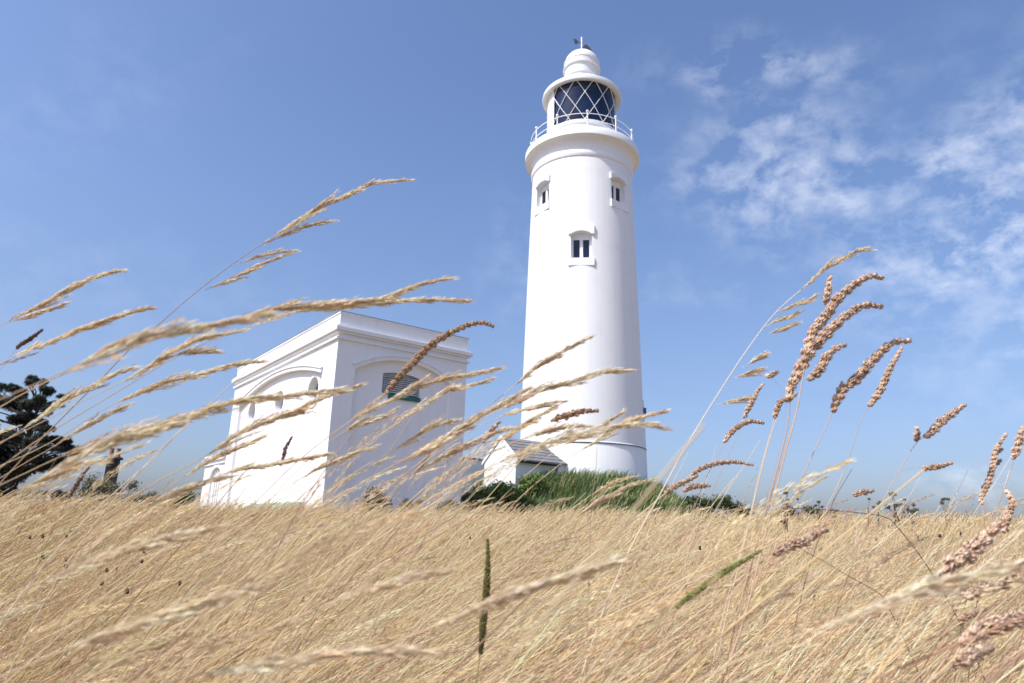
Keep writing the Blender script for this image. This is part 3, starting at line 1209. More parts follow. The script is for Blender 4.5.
def bank_grass():
    n = 46000
    a = rng.random(n) * 2 * math.pi
    rr = np.sqrt(rng.random(n)) * 8.6
    x = MOUND[0] + 1.02 * rr * np.cos(a)
    y = MOUND[1] + rr * np.sin(a)
    ok = (np.hypot(x - LX, y - LY) > 3.4) & (y < 38) & ~in_buildings(x, y) & (rr > 2.2)
    x, y, rr = x[ok], y[ok], rr[ok]
    N = len(x)
    clump = np.clip(.55 + .6 * np.sin(x * 2.3 + 1.1 * np.sin(y * 3)) * np.sin(y * 1.9 + x), .1, 1.2)
    L = rng.uniform(.3, .65, N) * (.6 + .6 * clump)
    P = lean_path(x, y, L, rng.uniform(.0, .4, N), rng.uniform(.5, 1.5, N), rad(90) + rng.normal(0, rad(45), N), 5)
    Wd = rng.uniform(.022, .04, N)[:, None] * np.array([1, 1, .8, .55, .08])[None]
    a = rng.random(N) * 2 * math.pi
    side = np.stack([np.cos(a), np.sin(a), np.zeros(N)], 1)
    dry = rng.random(N) < .10 + .75 * smooth(rr, 6.8, 8.4)
    col = np.where(dry[:, None], straw_tint(N), straw_tint(N, np.array([(.09, .155, .04), (.12, .19, .05), (.16, .22, .075), (.06, .11, .033)])))
    V, Q, c = ribbons(P, Wd, side, col)
    tag(np_mesh('bank_grass', V, None, Q, LEAF, c), 'green grass on the bank at the foot of the lighthouse', 'grass', kind='stuff')


bank_grass()


def foliage(centres, radii, n, size, pal, flat=.8):
    """leaf-sized faces spread through several uneven clumps"""
    cs = np.asarray(centres, float)
    rs = np.asarray(radii, float)
    w_ = rs ** 2 / (rs ** 2).sum()
    k = rng.choice(len(cs), n, p=w_)
    d = rng.normal(size=(n, 3))
    d /= np.linalg.norm(d, axis=1, keepdims=True)
    rr = rs[k] * rng.random(n) ** .45 * (1 + .25 * rng.normal(size=n))
    P = cs[k] + d * rr[:, None] * np.array([1, 1, flat])
    nrm = d + rng.normal(0, .7, (n, 3))
    nrm /= np.linalg.norm(nrm, axis=1, keepdims=True)
    u = np.cross(nrm, rng.normal(size=(n, 3)))
    u /= np.linalg.norm(u, axis=1, keepdims=True)
    v = np.cross(nrm, u)
    s = size * rng.uniform(.6, 1.4, n)[:, None]
    V = np.stack([P - u * s * .9, P - v * s * .38, P + u * s, P + v * s * .38], 1).reshape(-1, 3)
    Q = (np.arange(n)[:, None] * 4 + np.arange(4)[None])
    col = straw_tint(n, np.asarray(pal), jit=.2)
    return V, Q, np.repeat(col, 4, axis=0)


def limb(bm, a, b, r0, r1, n=5, wob=.06):
    a, b = Vector(a), Vector(b)
    pts, rs = [], []
    for i in range(n):
        t = i / (n - 1)
        p = a.lerp(b, t)
        if 0 < i < n - 1:
            l = (b - a).length
            p += Vector((random.uniform(-1, 1), random.uniform(-1, 1), random.uniform(-1, 1))) * wob * l
        pts.append(p)
        rs.append(r0 + (r1 - r0) * t)
    tube_bm(bm, pts, rs, 7)
    return pts[-1]


GREENS = [(.05, .085, .028), (.065, .10, .03), (.085, .115, .04), (.04, .065, .025)]
OLIVE = [(.10, .10, .045), (.13, .12, .06), (.075, .085, .035), (.16, .13, .07)]


def shrub(label, px, py, Y, hw, h, pal=GREENS, n=2600, group=None, size=.075, spikes=0):
    p = at(px, py, Y)
    gx, gy = p[0], p[1]
    g = float(gz(gx, gy))
    root = empty('shrub', (gx, gy, g))
    tag(root, label, 'shrub', group)
    top = p[2] - g
    cs, rs = [], []
    for i in range(9):
        u = random.uniform(-1, 1)
        cs.append((u * hw * .75, random.uniform(-.5, .5) * hw * .6, top * random.uniform(.25, .92) * (1 - .28 * abs(u))))
        rs.append(h * random.uniform(.22, .38))
    bm = bmesh.new()
    for c_ in cs: limb(bm, (c_[0] * .15, c_[1] * .15, -.05), (c_[0] * .9, c_[1] * .9, c_[2]), .03, .008)
    bm_obj('stems', bm, BARK, root)
    V, Q, c = foliage(cs, rs, n, size, pal)
    parts = [(V, Q, None, c)]
    for i in range(spikes):
        bx, bz = random.uniform(-.7, .7) * hw, top * random.uniform(.6, .85)
        ln = random.uniform(.25, .55) * h
        cc = [(bx + .1 * t * ln, 0, bz + ln * t) for t in np.linspace(0, 1, 6)]
        V, Q, c = foliage(cc, [.07 * h] * 6, 160, size, pal)
        parts.append((V, Q, None, c))
    V, Q, T, c = merge(parts)
    np_mesh('foliage', V, T, Q, LEAF, c, root)


HG = 'green shrubs along the skyline right of the bank'
for i, (px, py, Y, hw, h, pal, lab) in enumerate([
        (700, 488, 33.5, 1.3, 1.5, GREENS, 'green shrub where the grassy bank slopes down right of the tower'),
        (728, 493, 34, 1.1, 1.3, GREENS, 'green shrub just right of the bank behind thin stalks'),
        (748, 497, 34.5, .9, 1.1, OLIVE, 'olive yellow shrub between green shrubs on the skyline'),
        (778, 499, 35, 1.1, 1.1, GREENS, 'low green shrub behind the purple thistle plant'),
        (810, 502, 35.5, 1.2, 1.0, GREENS, 'low green shrub behind the long dark twig'),
        (845, 506, 36, 1.3, .9, OLIVE, 'rightmost and lowest shrub of the skyline row')]):
    shrub(lab, px, py, Y, hw, h, pal, 3200, HG)
WG = 'shrubs at the foot of the square building'
for (px, py, Y, hw, h, sp, lab) in [(376, 487, 26.3, .55, .9, 2, 'small green shrub with upright sprigs at the shaded wall foot'),
                                     (410, 492, 27.4, .7, .7, 0, 'low green shrub in the middle of the shaded wall foot'),
                                     (445, 492, 28.8, .8, .8, 0, 'low green shrub at the right corner of the square building'),
                                     (472, 489, 29.5, .8, .9, 0, 'leafy shrub under the dark coped wall beside the porch')]:
    shrub(lab, px, py, Y * (SB if px < 460 else 1), hw * .85, h * .9, GREENS, 1800, WG, .06, sp)
NG = 'leafy nettles on the left of the bank'
NET = [(.17, .25, .07), (.20, .28, .085), (.13, .20, .055)]
for (px, py, Y, hw, h, lab) in [(487, 476, 30.2, .55, .9, 'bright leafy plant in front of the left end of the porch'),
                                 (508, 471, 30.3, .6, 1.0, 'bright leafy plant under the porch gable corner'),
                                 (534, 473, 30.6, .7, .9, 'bright leafy plant under the porch gutter')]:
    shrub(lab, px, py, Y, hw, h, NET, 2600, NG, .075, 0)
LG = 'scrubby bushes left of the annex'
for (px, py, Y, hw, h, lab) in [(62, 489, 38, .55, 1.0, 'slim olive bush beside the small white post'),
                                 (94, 474, 40, 1.5, 2.1, 'tall olive bush in front of the brick chimney'),
                                 (124, 477, 40, 1.5, 1.9, 'round olive bush just right of the chimney foot'),
                                 (150, 489, 40, 1.0, 1.2, 'low olive bush between chimney bush and annex'),
                                 (182, 490, 34, 1.0, 1.1, 'low green bush touching the left end of the annex')]:
    shrub(lab, px, py, Y, hw, h, OLIVE if 'olive' in lab else GREENS, 4200, LG, .07)


def pine():
    Y = 36.0
    b = at(8, 500, Y)
    g = float(gz(b[0], b[1]))
    root = empty('pine_tree', (b[0], b[1], g))
    tag(root, 'dark wind-shaped pine tree at the left edge of the meadow', 'tree')
    bm = bmesh.new()
    top = at(20, 385, Y)[2] - g
    spine = [(0, 0, -.2), (-.15, 0, 1.2), (.1, .1, 2.6), (.3, 0, 4.2), (.6, 0, top * .9)]
    tube_bm(bm, spine, [.24, .2, .16, .1, .04], 9)
    cl = []
    # clump centres given as offsets (right, height) in metres from the foot
    def off(px, py):
        q = at(px, py, Y)
        return q[0] - b[0], q[2] - g
    targets = [(30, 382, .30), (14, 392, .38), (45, 393, .26), (5, 402, .45), (30, 403, .42), (42, 410, .34), (52, 404, .24), (15, 418, .5), (34, 422, .45), (48, 425, .33),
               (-12, 398, .5), (-28, 410, .6), (-10, 425, .6), (-45, 425, .6), (8, 437, .55), (30, 442, .5), (50, 440, .38), (58, 450, .30), (64, 452, .22), (-25, 445, .7), (2, 457, .6), (25, 460, .55),
               (45, 460, .45), (-50, 450, .7), (-60, 470, .6), (-30, 470, .6), (8, 475, .45), (-5, 490, .5), (15, 494, .5), (28, 497, .42), (36, 498, .30), (-25, 495, .5), (40, 388, .16), (55, 432, .2), (60, 441, .18)]
    for (px, py, r_) in targets:
        for k in range(4):
            ox, oz = off(px, py)
            oy = random.uniform(-1.3, 1.3)
            cl.append((ox + random.uniform(-.3, .3) * r_ * 1.6, oy, oz + random.uniform(-.3, .3) * r_ * 1.6, r_ * random.uniform(.5, .85)))
    for (ox, oy, oz, r_) in cl:
        zt = min(max(oz - .9, .3), top * .85)
        t = zt / top
        limb(bm, (.1 + .4 * t, 0, zt), (ox, oy, oz), .05, .015, 5, .05)
    bm_obj('trunk', bm, BARK, root, 40)
    # needle tufts: narrow blades fanning up and outward from many shoots
    parts = []
    for (ox, oy, oz, r_) in cl:
        ns = int(80 * (r_ / .35) ** 2) + 20
        d = rng.normal(size=(ns, 3))
        d /= np.linalg.norm(d, axis=1, keepdims=True)
        sp = np.array([ox, oy, oz]) + d * (1.15 * r_ * rng.random(ns) ** .5)[:, None] * np.array([1.15, 1, .7])
        m = 16
        nd = d[:, None, :] * .6 + np.array([.25, 0, .75]) + rng.normal(0, .5, (ns, m, 3))
        nd /= np.linalg.norm(nd, axis=2, keepdims=True)
        base = (sp[:, None, :] + nd * .02).reshape(-1, 3)
        nd = nd.reshape(-1, 3)
        col = straw_tint(len(base), np.array([(.016, .03, .022), (.022, .038, .026), (.034, .05, .028), (.012, .022, .018)]), jit=.2)
        V, T, c = spikelets(base, nd, rng.uniform(.12, .2, len(base)), .02, col)
        parts.append((V, None, T, c))
    V, Q, T, c = merge(parts)
    np_mesh('crown', V, T, Q, LEAF, c, root)


pine()


def post():
    p = at(48.5, 500, 33)
    g = float(gz(p[0], p[1]))
    zt = at(48.5, 495, 33)[2]
    root = empty('marker_post', (p[0], p[1], g))
    tag(root, 'tiny white marker post on the skyline between pine and bushes', 'post')
    bm = bmesh.new()
    box(bm, -.07, .07, -.07, .07, 0, zt - g - .1, .01)
    bm_obj('post', bm, WTRIM, root)
    bm = bmesh.new()
    box(bm, -.09, .09, -.09, -.072, zt - g - .26, zt - g, .005)
    bm_obj('plate', bm, WTRIM, root)


post()


# ---- umbels and thistles on the skyline
def umbel(label, px, py, Y, cat='plant', big=1.0, col=((.10, .10, .05), (.14, .12, .07)), cup=.35, group='dried weeds standing on the right skyline', name='umbel_plant', heads=5):
    p = at(px, py, Y)
    g = float(gz(p[0], p[1]))
    h = p[2] - g
    root = empty(name, (p[0], p[1], g))
    tag(root, label, cat, group)
    bm = bmesh.new()
    tube_bm(bm, [(-.05, 0, 0), (-.03, 0, h * .5), (0, 0, h * .86)], [.008 * big, .007 * big, .005 * big], 6)
    tips = []
    for k in range(heads):
        a = 2 * math.pi * k / heads + random.random()
        rr = .07 * big * random.uniform(.5, 1.1)
        t = Vector((rr * math.cos(a), rr * math.sin(a), h * (1 - random.uniform(0, cup) * (k > 0))))
        s0 = Vector((0, 0, h * random.uniform(.5, .84)))
        tube_bm(bm, [s0, s0.lerp(t, .6) + Vector((0, 0, -.02)), t], .003 * big, 5)
        tips.append(t)
    me = bm_obj('stem', bm, BARK, root)
    for t in tips:
        m = 60
        a = rng.random(m) * 2 * math.pi
        rr = .028 * big * np.sqrt(rng.random(m))
        bs = np.stack([t.x + rr * np.cos(a), t.y + rr * np.sin(a), t.z + rng.uniform(-.02, .015, m) * big], 1)
        ds = np.stack([rng.normal(0, .4, m), rng.normal(0, .4, m), np.ones(m)], 1)
        ds /= np.linalg.norm(ds, axis=1, keepdims=True)
        V, T, c = spikelets(bs, ds, .02 * big, .010 * big, straw_tint(m, np.array(col)))
        np_mesh('flower_head', V, T, None, SEED, c, root)


umbel('small dark weed left of the tall bushy weed on the skyline', 867, 499, 13, heads=3)
umbel('short dark weed just left of the tall bushy weed', 877, 502, 12.5, heads=3)
umbel('tall bushy olive weed, biggest of the skyline weeds', 893, 494, 12, big=1.5, cup=.6, heads=12)
umbel('thin dark weed just right of the tall bushy weed', 903, 500, 12.4, heads=4)
umbel('flat-topped olive weed right of the tall bushy weed', 911, 505, 11.8, big=1.2, cup=.12, heads=7)
umbel('lone flat-topped weed apart on the right of the skyline', 944, 499, 13, big=1.1, cup=.08, heads=6)
PURP = ((.06, .03, .075), (.09, .05, .09), (.05, .045, .04))
umbel('purple grey thistle plant behind the leaning stalks on the skyline', 784, 489, 9.5, 'thistle', 1.0, PURP, .55, None, 'thistle', 9)
umbel('purple grey thistle beside the larger thistle, shorter', 797, 499, 9.5, 'thistle', .7, PURP, .5, None, 'thistle', 5)
umbel('dark seeded weed behind the dark twig on the skyline', 818, 502, 12, heads=5)

# ------------------------------------------------------------------ foreground stalks
PALE = np.array([(.80, .69, .50), (.76, .62, .42), (.85, .76, .60), (.66, .51, .34)])
BROWN = np.array([(.66, .47, .34), (.61, .42, .30), (.70, .51, .38), (.56, .37, .26)])
GREENH = np.array([(.20, .22, .06), (.26, .27, .09), (.16, .17, .05)])


def catmull(P, n):
    P = np.asarray(P, float)
    k = len(P)
    Q = np.concatenate([[2 * P[0] - P[1]], P, [2 * P[-1] - P[-2]]])
    u = np.linspace(0, k - 1 - 1e-6, n)
    i = u.astype(int)
    t = (u - i)[:, None]
    a, b, c_, d = Q[i], Q[i + 1], Q[i + 2], Q[i + 3]
    return .5 * (2 * b + (c_ - a) * t + (2 * a - 5 * b + 4 * c_ - d) * t ** 2 + (3 * b - a - 3 * c_ + d) * t ** 3)


def resample(P, n):
    s = np.concatenate([[0], np.cumsum(np.linalg.norm(np.diff(P, axis=0), axis=1))])
    u = np.linspace(0, s[-1], n)
    return np.stack([np.interp(u, s, P[:, k]) for k in range(3)], 1), s[-1]


def plume_head(A, ln, width, dense=1.0, open_=0.0, drop=.5, pal=PALE, hair=True):
    """A: axis points foot to tip. feathery windswept panicle"""
    d = np.gradient(A, axis=0)
    d /= np.linalg.norm(d, axis=1, keepdims=True)
    n = len(A)
    down = np.array([.35, 0, -1.0])
    bs, ds, br, cs = [], [], [], []
    nodes = max(8, int(ln / .0075))
    for k in range(nodes):
        t = (k + random.uniform(-.3, .3)) / nodes
        t = min(max(t, 0), .985)
        i = min(int(t * (n - 1)), n - 1)
        p, ax = A[i], d[i]
        nb = 4 if random.random() < .6 else 3
        if t < .35: nb = sum(random.random() < .25 + 2 * t for _ in range(nb))
        for q in range(nb):
            lb = (ln * .10 * (1 - t) ** .7 + .010 + .018 * (1 - t)) * random.uniform(.4, 1.3)
            side = np.cross(ax, rng.normal(size=3))
            side /= np.linalg.norm(side)
            side = side * (1 - drop * .4) + down * drop * .4
            ang = random.uniform(.03, .17) * (1.0 + .5 * (1 - t)) + open_ * random.uniform(.3, 1)
            dr = ax + side * ang
            dr /= np.linalg.norm(dr)
            br.append((p, p + dr * lb * .5 + side * .0005, p + dr * lb))
            m = max(6, int(lb / .0012 * dense))
            f = (.12 + .88 * (np.arange(m) + rng.random(m)) / m)[:, None]
            bs.append(p + dr * lb * f + rng.normal(0, width * .12, (m, 3)))
            dd = dr + ax * .4 + rng.normal(0, .15, (m, 3))
            ds.append(dd / np.linalg.norm(dd, axis=1, keepdims=True))
            cs.append(np.repeat(straw_tint(1, pal, jit=.10), m, 0))
    bs, ds, cs = np.concatenate(bs), np.concatenate(ds), np.concatenate(cs)
    N = len(bs)
    V, Q, c = husks(bs, ds, rng.uniform(.006, .0115, N), rng.uniform(.0007, .0013, N), np.clip(cs * rng.uniform(.85, 1.15, (N, 1)), 0, .9))
    parts = [(V, Q, None, c)]
    B = np.array(br)
    V, Q, c = tubes(B, np.full((len(B), 3), .00022), straw_tint(len(B), pal))
    parts.append((V, Q, None, c))
    return parts


def club_head(A, ln, R0, pal=BROWN, lump=1.0, tight=False):
    """chunky head of overlapping husks in plump lobes (foot to tip)"""
    d = np.gradient(A, axis=0)
    d /= np.linalg.norm(d, axis=1, keepdims=True)
    n = len(A)
    bs, ds, cs = [], [], []
    R0 = R0 * 1.0
    step = R0 * (.40 if tight else .55)
    nodes = max(3, int(ln / step))
    ph = random.random() * 6
    for k in range(nodes):
        t = (k + .5) / nodes
        i = min(int(t * (n - 1)), n - 1)
        ax = d[i]
        prof = min(1, .55 + 2.2 * t) * min(1, .30 + 1.5 * (1 - t)) if not tight else min(1, .5 + 3 * t) * min(1, .3 + 1.6 * (1 - t))
        lf = 1 if tight else 1 + lump * (.22 * math.sin(k * 1.25 + ph) + .12 * math.sin(k * 2.9))
        u = np.cross(ax, [.2, .9, .3])
        u /= np.linalg.norm(u)
        v = np.cross(ax, u)
        a = k * 2.4 + ph
        cen = A[i] + (u * math.cos(a) + v * math.sin(a)) * R0 * prof * (.05 if tight else .30)
        m = 60
        q = rng.normal(size=(m, 3))
        q /= np.linalg.norm(q, axis=1, keepdims=True)
        rr = R0 * prof * lf * (.80 if tight else .66)
        tone = pal[rng.integers(len(pal))] * (1 + rng.normal(0, .07))
        bs.append(cen + q * rr * rng.uniform(.45, .92, (m, 1)) - ax * R0 * .25)
        dd = q * .30 + ax * 1.0 + rng.normal(0, .10, (m, 3))
        ds.append(dd / np.linalg.norm(dd, axis=1, keepdims=True))
        cs.append(tone[None] * rng.uniform(.84, 1.15, (m, 1)))
    bs, ds, cs = np.concatenate(bs), np.concatenate(ds), np.clip(np.concatenate(cs), .02, .8)
    N = len(bs)
    R0 = R0 * 1.0
    sl = max(.0026, R0 * .55) if tight else max(.0038, R0 * .95)
    V, T, c = spikelets(bs, ds, rng.uniform(.8, 1.2, N) * sl, rng.uniform(.24, .34, N) * sl, cs)
    return [(V, None, T, c)]


def build_stalk(name, label, cat, group, px, Y, nh, kind, rs=.0010, stemcol=(.62, .47, .30), R0=.008, extra=(), ground_pt=True, slope=None, **kw):
    """px: points tip -> foot in the photograph; the first nh of them carry the head"""
    slope = random.uniform(-.12, .12) if slope is None else slope
    P = np.array([at(x, y, Y) for x, y in px])
    # tip leans a little nearer or farther than the foot
    z0 = P[0, 2]
    for i in range(len(P)):
        yy = Y * (1 + slope * (P[i, 2] - z0) / .6)
        P[i] = CAM + (P[i] - CAM) * (yy / Y)
    fine = catmull(P, 14 * len(P))
    hn = 14 * nh if nh < len(P) else len(fine)
    # carry the stem on down to the soil
    stem = [fine[-1]]
    dr = fine[-1] - fine[-4]
    dr /= np.linalg.norm(dr)
    p = fine[-1].copy()
    while p[2] > float(gz(p[0], p[1])) - .02 and len(stem) < 140:
        dr = dr * .93 + np.array([0, 0, -1.0]) * .07
        dr /= np.linalg.norm(dr)
        p = p + dr * .025
        stem.append(p.copy())
    path = np.concatenate([fine, np.array(stem[1:])]) if len(stem) > 1 else fine
    base = path[-1]
    root = empty(name, base)
    tag(root, label, cat, group)
    # stem, foot to tip
    sp, L = resample(path[::-1], 60)
    rr = np.linspace(rs * 1.25, rs * .35, 60)[None]
    tc_ = np.array([stemcol]) * (1 + rng.normal(0, .08))
    V, Q, c = tubes(sp[None], rr, tc_, 6)
    np_mesh('stem', V - base, None, Q, STEM, c, root, True)
    head, hl = resample(fine[:hn][::-1], 80)
    if kind == 'plume':
        parts = plume_head(head, hl, R0, **kw)
    else:
        parts = club_head(head, hl, R0, **kw)
    for (epx, eR) in extra:  # side branches of the same head, tip -> foot
        E = np.array([at(x, y, Y) for x, y in epx])
        ef = catmull(E, 30)
        eh, el = resample(ef[::-1], 40)
        parts += plume_head(eh, el, eR, **kw) if kind == 'plume' else club_head(eh, el, eR, **kw)
        V, Q, c = tubes(np.asarray(eh)[None], np.full((1, 40), rs * .35), tc_, 5)
        parts.append((V, Q, None, c))
    V, Q, T, c = merge(parts)
    np_mesh('seed_head', V - base, T, Q, SEED if kind == 'club' else STRAW, c, root)
    return root


PG = 'pale feathery grass plumes blown across the left of the picture'


def plume(label, px, Y, nh, **kw):
    return build_stalk('grass_plume', label, 'grass stalk', PG, px, Y, nh, 'plume', R0=kw.pop('R0', .006), **kw)


plume('tallest pale plume with several side sprays, reaching highest into the open sky', [(408, 180), (385, 182), (365, 186), (340, 198), (315, 210), (300, 220), (272, 238), (235, 262), (190, 297), (158, 325), (137, 342), (90, 390), (45, 435), (10, 472)], .95, 7,
      rs=.0012, stemcol=(.50, .34, .22), extra=[([(332, 221), (308, 226), (288, 233), (268, 243)], .004), ([(292, 251), (272, 253), (255, 258), (240, 263)], .004), ([(288, 254), (262, 264), (236, 276), (205, 290)], .004)])
plume('pale plume at the upper left edge pointing up above the dark twig', [(119, 271), (100, 276), (70, 288), (40, 305), (15, 318), (-15, 335), (-60, 365)], .85, 5, extra=[([(64, 304), (45, 311), (25, 317), (8, 323)], .004)])
plume('smooth narrow pale plume just below the upper left one', [(153, 308), (125, 314), (88, 327), (55, 340), (28, 351), (0, 364), (-50, 390)], .8, 6)
plume('long pale plume whose tip turns up above the building roof', [(450, 278), (422, 284), (395, 293), (370, 300), (335, 303), (300, 307), (262, 313), (230, 322), (195, 331), (150, 340), (100, 358), (40, 385)], .72, 8)
plume('long pale plume lying level over the roof corner', [(470, 301), (440, 300), (400, 301), (360, 304), (330, 307), (290, 313), (255, 325), (210, 341), (175, 357), (140, 378), (100, 402), (50, 432)], .78, 7)
plume('blurred pale plume close to the lens left of the roof corner', [(262, 316), (225, 323), (180, 332), (135, 341), (95, 356), (60, 374), (10, 395), (-60, 425)], .42, 6, R0=.004)
plume('pale plume ending below the blurred one, over open sky', [(240, 331), (212, 337), (190, 343), (165, 356), (140, 372), (115, 386), (85, 400), (50, 418), (20, 433), (-20, 452)], .75, 6, extra=[([(214, 351), (195, 352), (178, 355), (165, 360)], .004)])
plume('short pale plume in front of the top of the pine', [(134, 368), (112, 376), (90, 388), (60, 404), (30, 424), (0, 444), (-40, 470)], .8, 5)
plume('pale plume crossing from the pine to the parapet end', [(262, 361), (230, 366), (195, 375), (165, 383), (140, 393), (118, 402), (92, 416), (60, 437), (30, 453), (-10, 470)], .85, 6)
plume('thick long pale plume sweeping from the pine to the round openings', [(334, 390), (300, 394), (270, 398), (240, 402), (217, 407), (175, 420), (140, 429), (100, 442), (62, 456), (30, 471), (-10, 490)], .68, 9, R0=.008)
plume('long pale plume across the sunlit wall to its corner', [(357, 386), (332, 395), (310, 403), (285, 416), (262, 424), (235, 437), (210, 453), (190, 465), (165, 477), (140, 492), (100, 520)], .78, 7)
plume('low pale plume level across the sunlit wall', [(326, 455), (292, 460), (265, 466), (240, 470), (212, 478), (185, 489), (150, 508), (110, 535)], .85, 5)
plume('pale plume over the shaded wall with its tip right of the building edge', [(497, 369), (466, 375), (440, 380), (415, 388), (395, 397), (375, 408), (355, 418), (335, 432), (315, 447), (290, 468), (260, 498)], .8, 7)
plume('thin pale plume just under the one at the building edge', [(491, 379), (466, 387), (440, 395), (420, 407), (400, 421), (375, 438), (350, 456), (320, 480)], .95, 5)
plume('pale plume whose tip ends on the shaded wall, lower middle', [(453, 421), (430, 428), (415, 437), (395, 450), (375, 460), (350, 476), (325, 495)], .85, 4)
plume('thick pale plume from the wall foot to the sky beside the tower', [(530, 388), (505, 402), (485, 413), (462, 427), (440, 441), (412, 456), (385, 470), (355, 487), (320, 508)], .7, 7, R0=.008)
plume('pale plume crossing the building corner near the porch', [(510, 428), (490, 435), (465, 446), (440, 458), (412, 474), (385, 490), (350, 512)], .8, 5)
plume('tiny loose pale plume in the middle of the shaded wall', [(394, 410), (378, 419), (362, 424), (345, 431), (325, 445), (300, 468)], 1.0, 4)
plume('slender pale plume reaching highest across the white tower', [(588, 338), (567, 349), (547, 361), (530, 372), (516, 384), (500, 397), (480, 414), (455, 435), (420, 466)], .95, 5)
plume('pale plume with a long level tip on the tower', [(630, 370), (602, 373), (583, 378), (560, 385), (535, 392), (515, 402), (495, 412), (475, 424), (450, 440), (415, 466)], .85, 7)
plume('short pale plume below the long level one on the tower', [(563, 401), (540, 406), (520, 411), (500, 417), (478, 427), (450, 444)], .95, 4)
plume('pale plume above the brown seed head at the porch roof', [(556, 407), (537, 417), (517, 429), (500, 440), (478, 452), (445, 473)], .95, 4)
plume('thick pale plume crossing the porch roof and tower foot', [(662, 428), (640, 425), (612, 428), (582, 435), (560, 440), (538, 447), (518, 455), (498, 463), (478, 473), (445, 490)], .66, 8, R0=.008)
plume('pale plume with its tip in the sky right of the tower', [(664, 411), (640, 418), (620, 426), (605, 435), (588, 446), (568, 459), (550, 472), (525, 493), (495, 523)], .9, 5)
plume('wispy pale plume at the middle of the tower foot', [(622, 412), (603, 424), (585, 434), (566, 444), (545, 459), (515, 485)], 1.1, 4)
plume('level wispy plume between the porch roof and the brown head', [(586, 426), (560, 428), (540, 433), (520, 440), (500, 448), (475, 460), (440, 482)], .9, 4)
plume('pale plume in front of the green bank', [(655, 478), (630, 486), (610, 496), (592, 506), (575, 518), (552, 537), (525, 565)], 1.3, 5)
plume('pale plume lying low over the pine trunk', [(128, 405), (105, 416), (80, 430), (55, 446), (30, 460), (0, 478)], .9, 4)
plume('pale plume whose tip ends at the brick chimney', [(107, 461), (88, 463), (66, 470), (40, 481), (15, 493), (-20, 510)], .75, 5)
plume('broad blurred plume just over the top of the chimney', [(176, 424), (142, 434), (106, 445), (70, 463), (35, 482), (0, 500)], .5, 5)
plume('pale plume over the annex arch', [(262, 437), (240, 447), (215, 458), (190, 473), (165, 490), (135, 512)], .9, 4)
plume('low pale plume left of the annex', [(222, 478), (195, 486), (170, 494), (140, 505), (110, 520), (70, 545)], .7, 4)
plume('pale plume at the foot of the sunlit corner', [(372, 448), (350, 455), (328, 464), (305, 476), (280, 492), (250, 515)], .95, 4)
plume('blurred plume very near the lens at bottom middle', [(625, 560), (585, 571), (545, 584), (500, 600), (455, 618), (410, 636), (350, 662)], .46, 6, R0=.007)
plume('blurred plume very near the lens at bottom left', [(250, 590), (215, 600), (170, 614), (120, 630), (70, 648), (20, 668)], .44, 5, R0=.006)
plume('blurred plume low over the left of the meadow', [(215, 528), (180, 536), (140, 546), (95, 560), (50, 578), (0, 600)], .5, 5, R0=.006)
plume('blurred plume along the lower edge left of centre', [(420, 652), (370, 652), (315, 656), (260, 663), (200, 674), (130, 695)], .45, 5, R0=.006)
plume('blurred straw plume in front of the meadow left of the green spike', [(440, 572), (405, 580), (365, 592), (325, 606), (285, 622), (235, 648)], .48, 4, R0=.006)
plume('tall white-stemmed plume bending over at the right of the tower', [(868, 250), (855, 252), (839, 261), (821, 272.5), (805.6, 286), (790, 299), (774, 314), (760.6, 331), (743, 355.6), (727, 380), (700, 423), (678, 461), (660, 494.6), (640, 530)], .9, 5,
      rs=.0012, stemcol=(.76, .64, .48), extra=[([(814, 296), (800, 304), (786, 308), (775, 313)], .003), ([(795, 314), (783, 319), (772, 323), (765, 327)], .004), ([(790, 326), (778, 330), (768, 334)], .003),
                                                   ([(760, 358), (750, 363), (742, 368)], .003), ([(756, 370), (745, 374), (733, 378)], .003), ([(745, 398), (728, 402), (715, 405)], .002)])
plume('long blurred plume close to the lens at lower right', [(1060, 552), (1024, 562), (1000, 571), (964, 579), (937, 586), (897, 598), (857, 613), (825, 626), (780, 643), (730, 664)], .42, 8, R0=.004)

CG = 'brown clustered seed heads on tall stalks'


def club(label, px, Y, nh, R0=.008, **kw):
    return build_stalk('seed_stalk', label, 'grass stalk', CG, px, Y, nh, 'club', R0=R0, stemcol=kw.pop('stemcol', (.50, .34, .23)), **kw)


club('tallest brown seed head on the right, tip bent over under the cloud', [(881, 278), (871, 276), (857, 282.5), (846, 291.5), (835, 302), (828, 313), (819, 324), (811, 336), (803, 375), (797, 410), (783, 462), (772, 506), (764, 540), (744, 620), (722, 680)], .90, 8, .0075, rs=.0014,
     extra=[([(830, 276), (828, 290), (825, 304)], .0055)])
club('second brown seed head, long and hanging just under the tallest', [(880, 307), (868, 305), (855, 309.5), (841.5, 319.6), (830, 330), (821, 340), (808, 353), (799, 372), (790, 391), (789, 420), (778, 466), (766, 510), (752, 560), (735, 625)], .88, 9, .008, rs=.0014,
     extra=[([(844, 345), (835, 349), (826, 358), (821, 369), (809, 379)], .0065)])
club('brown seed head with dark foot, arching right beside the two tallest', [(910, 341), (897.7, 341.6), (886.5, 346.6), (875, 358), (866, 368), (855, 380), (844, 388), (837, 400), (824, 432), (810.5, 459), (795, 495), (775, 540), (757, 580), (742, 625)], .9, 8, .0075, rs=.0011)
club('slim brown seed head hanging straight right of the arching one', [(902, 348), (891, 367), (882, 387), (876, 397), (862, 418), (851, 452), (838, 488), (828, 515), (810, 556)], 1.0, 4, .0055, rs=.0009)
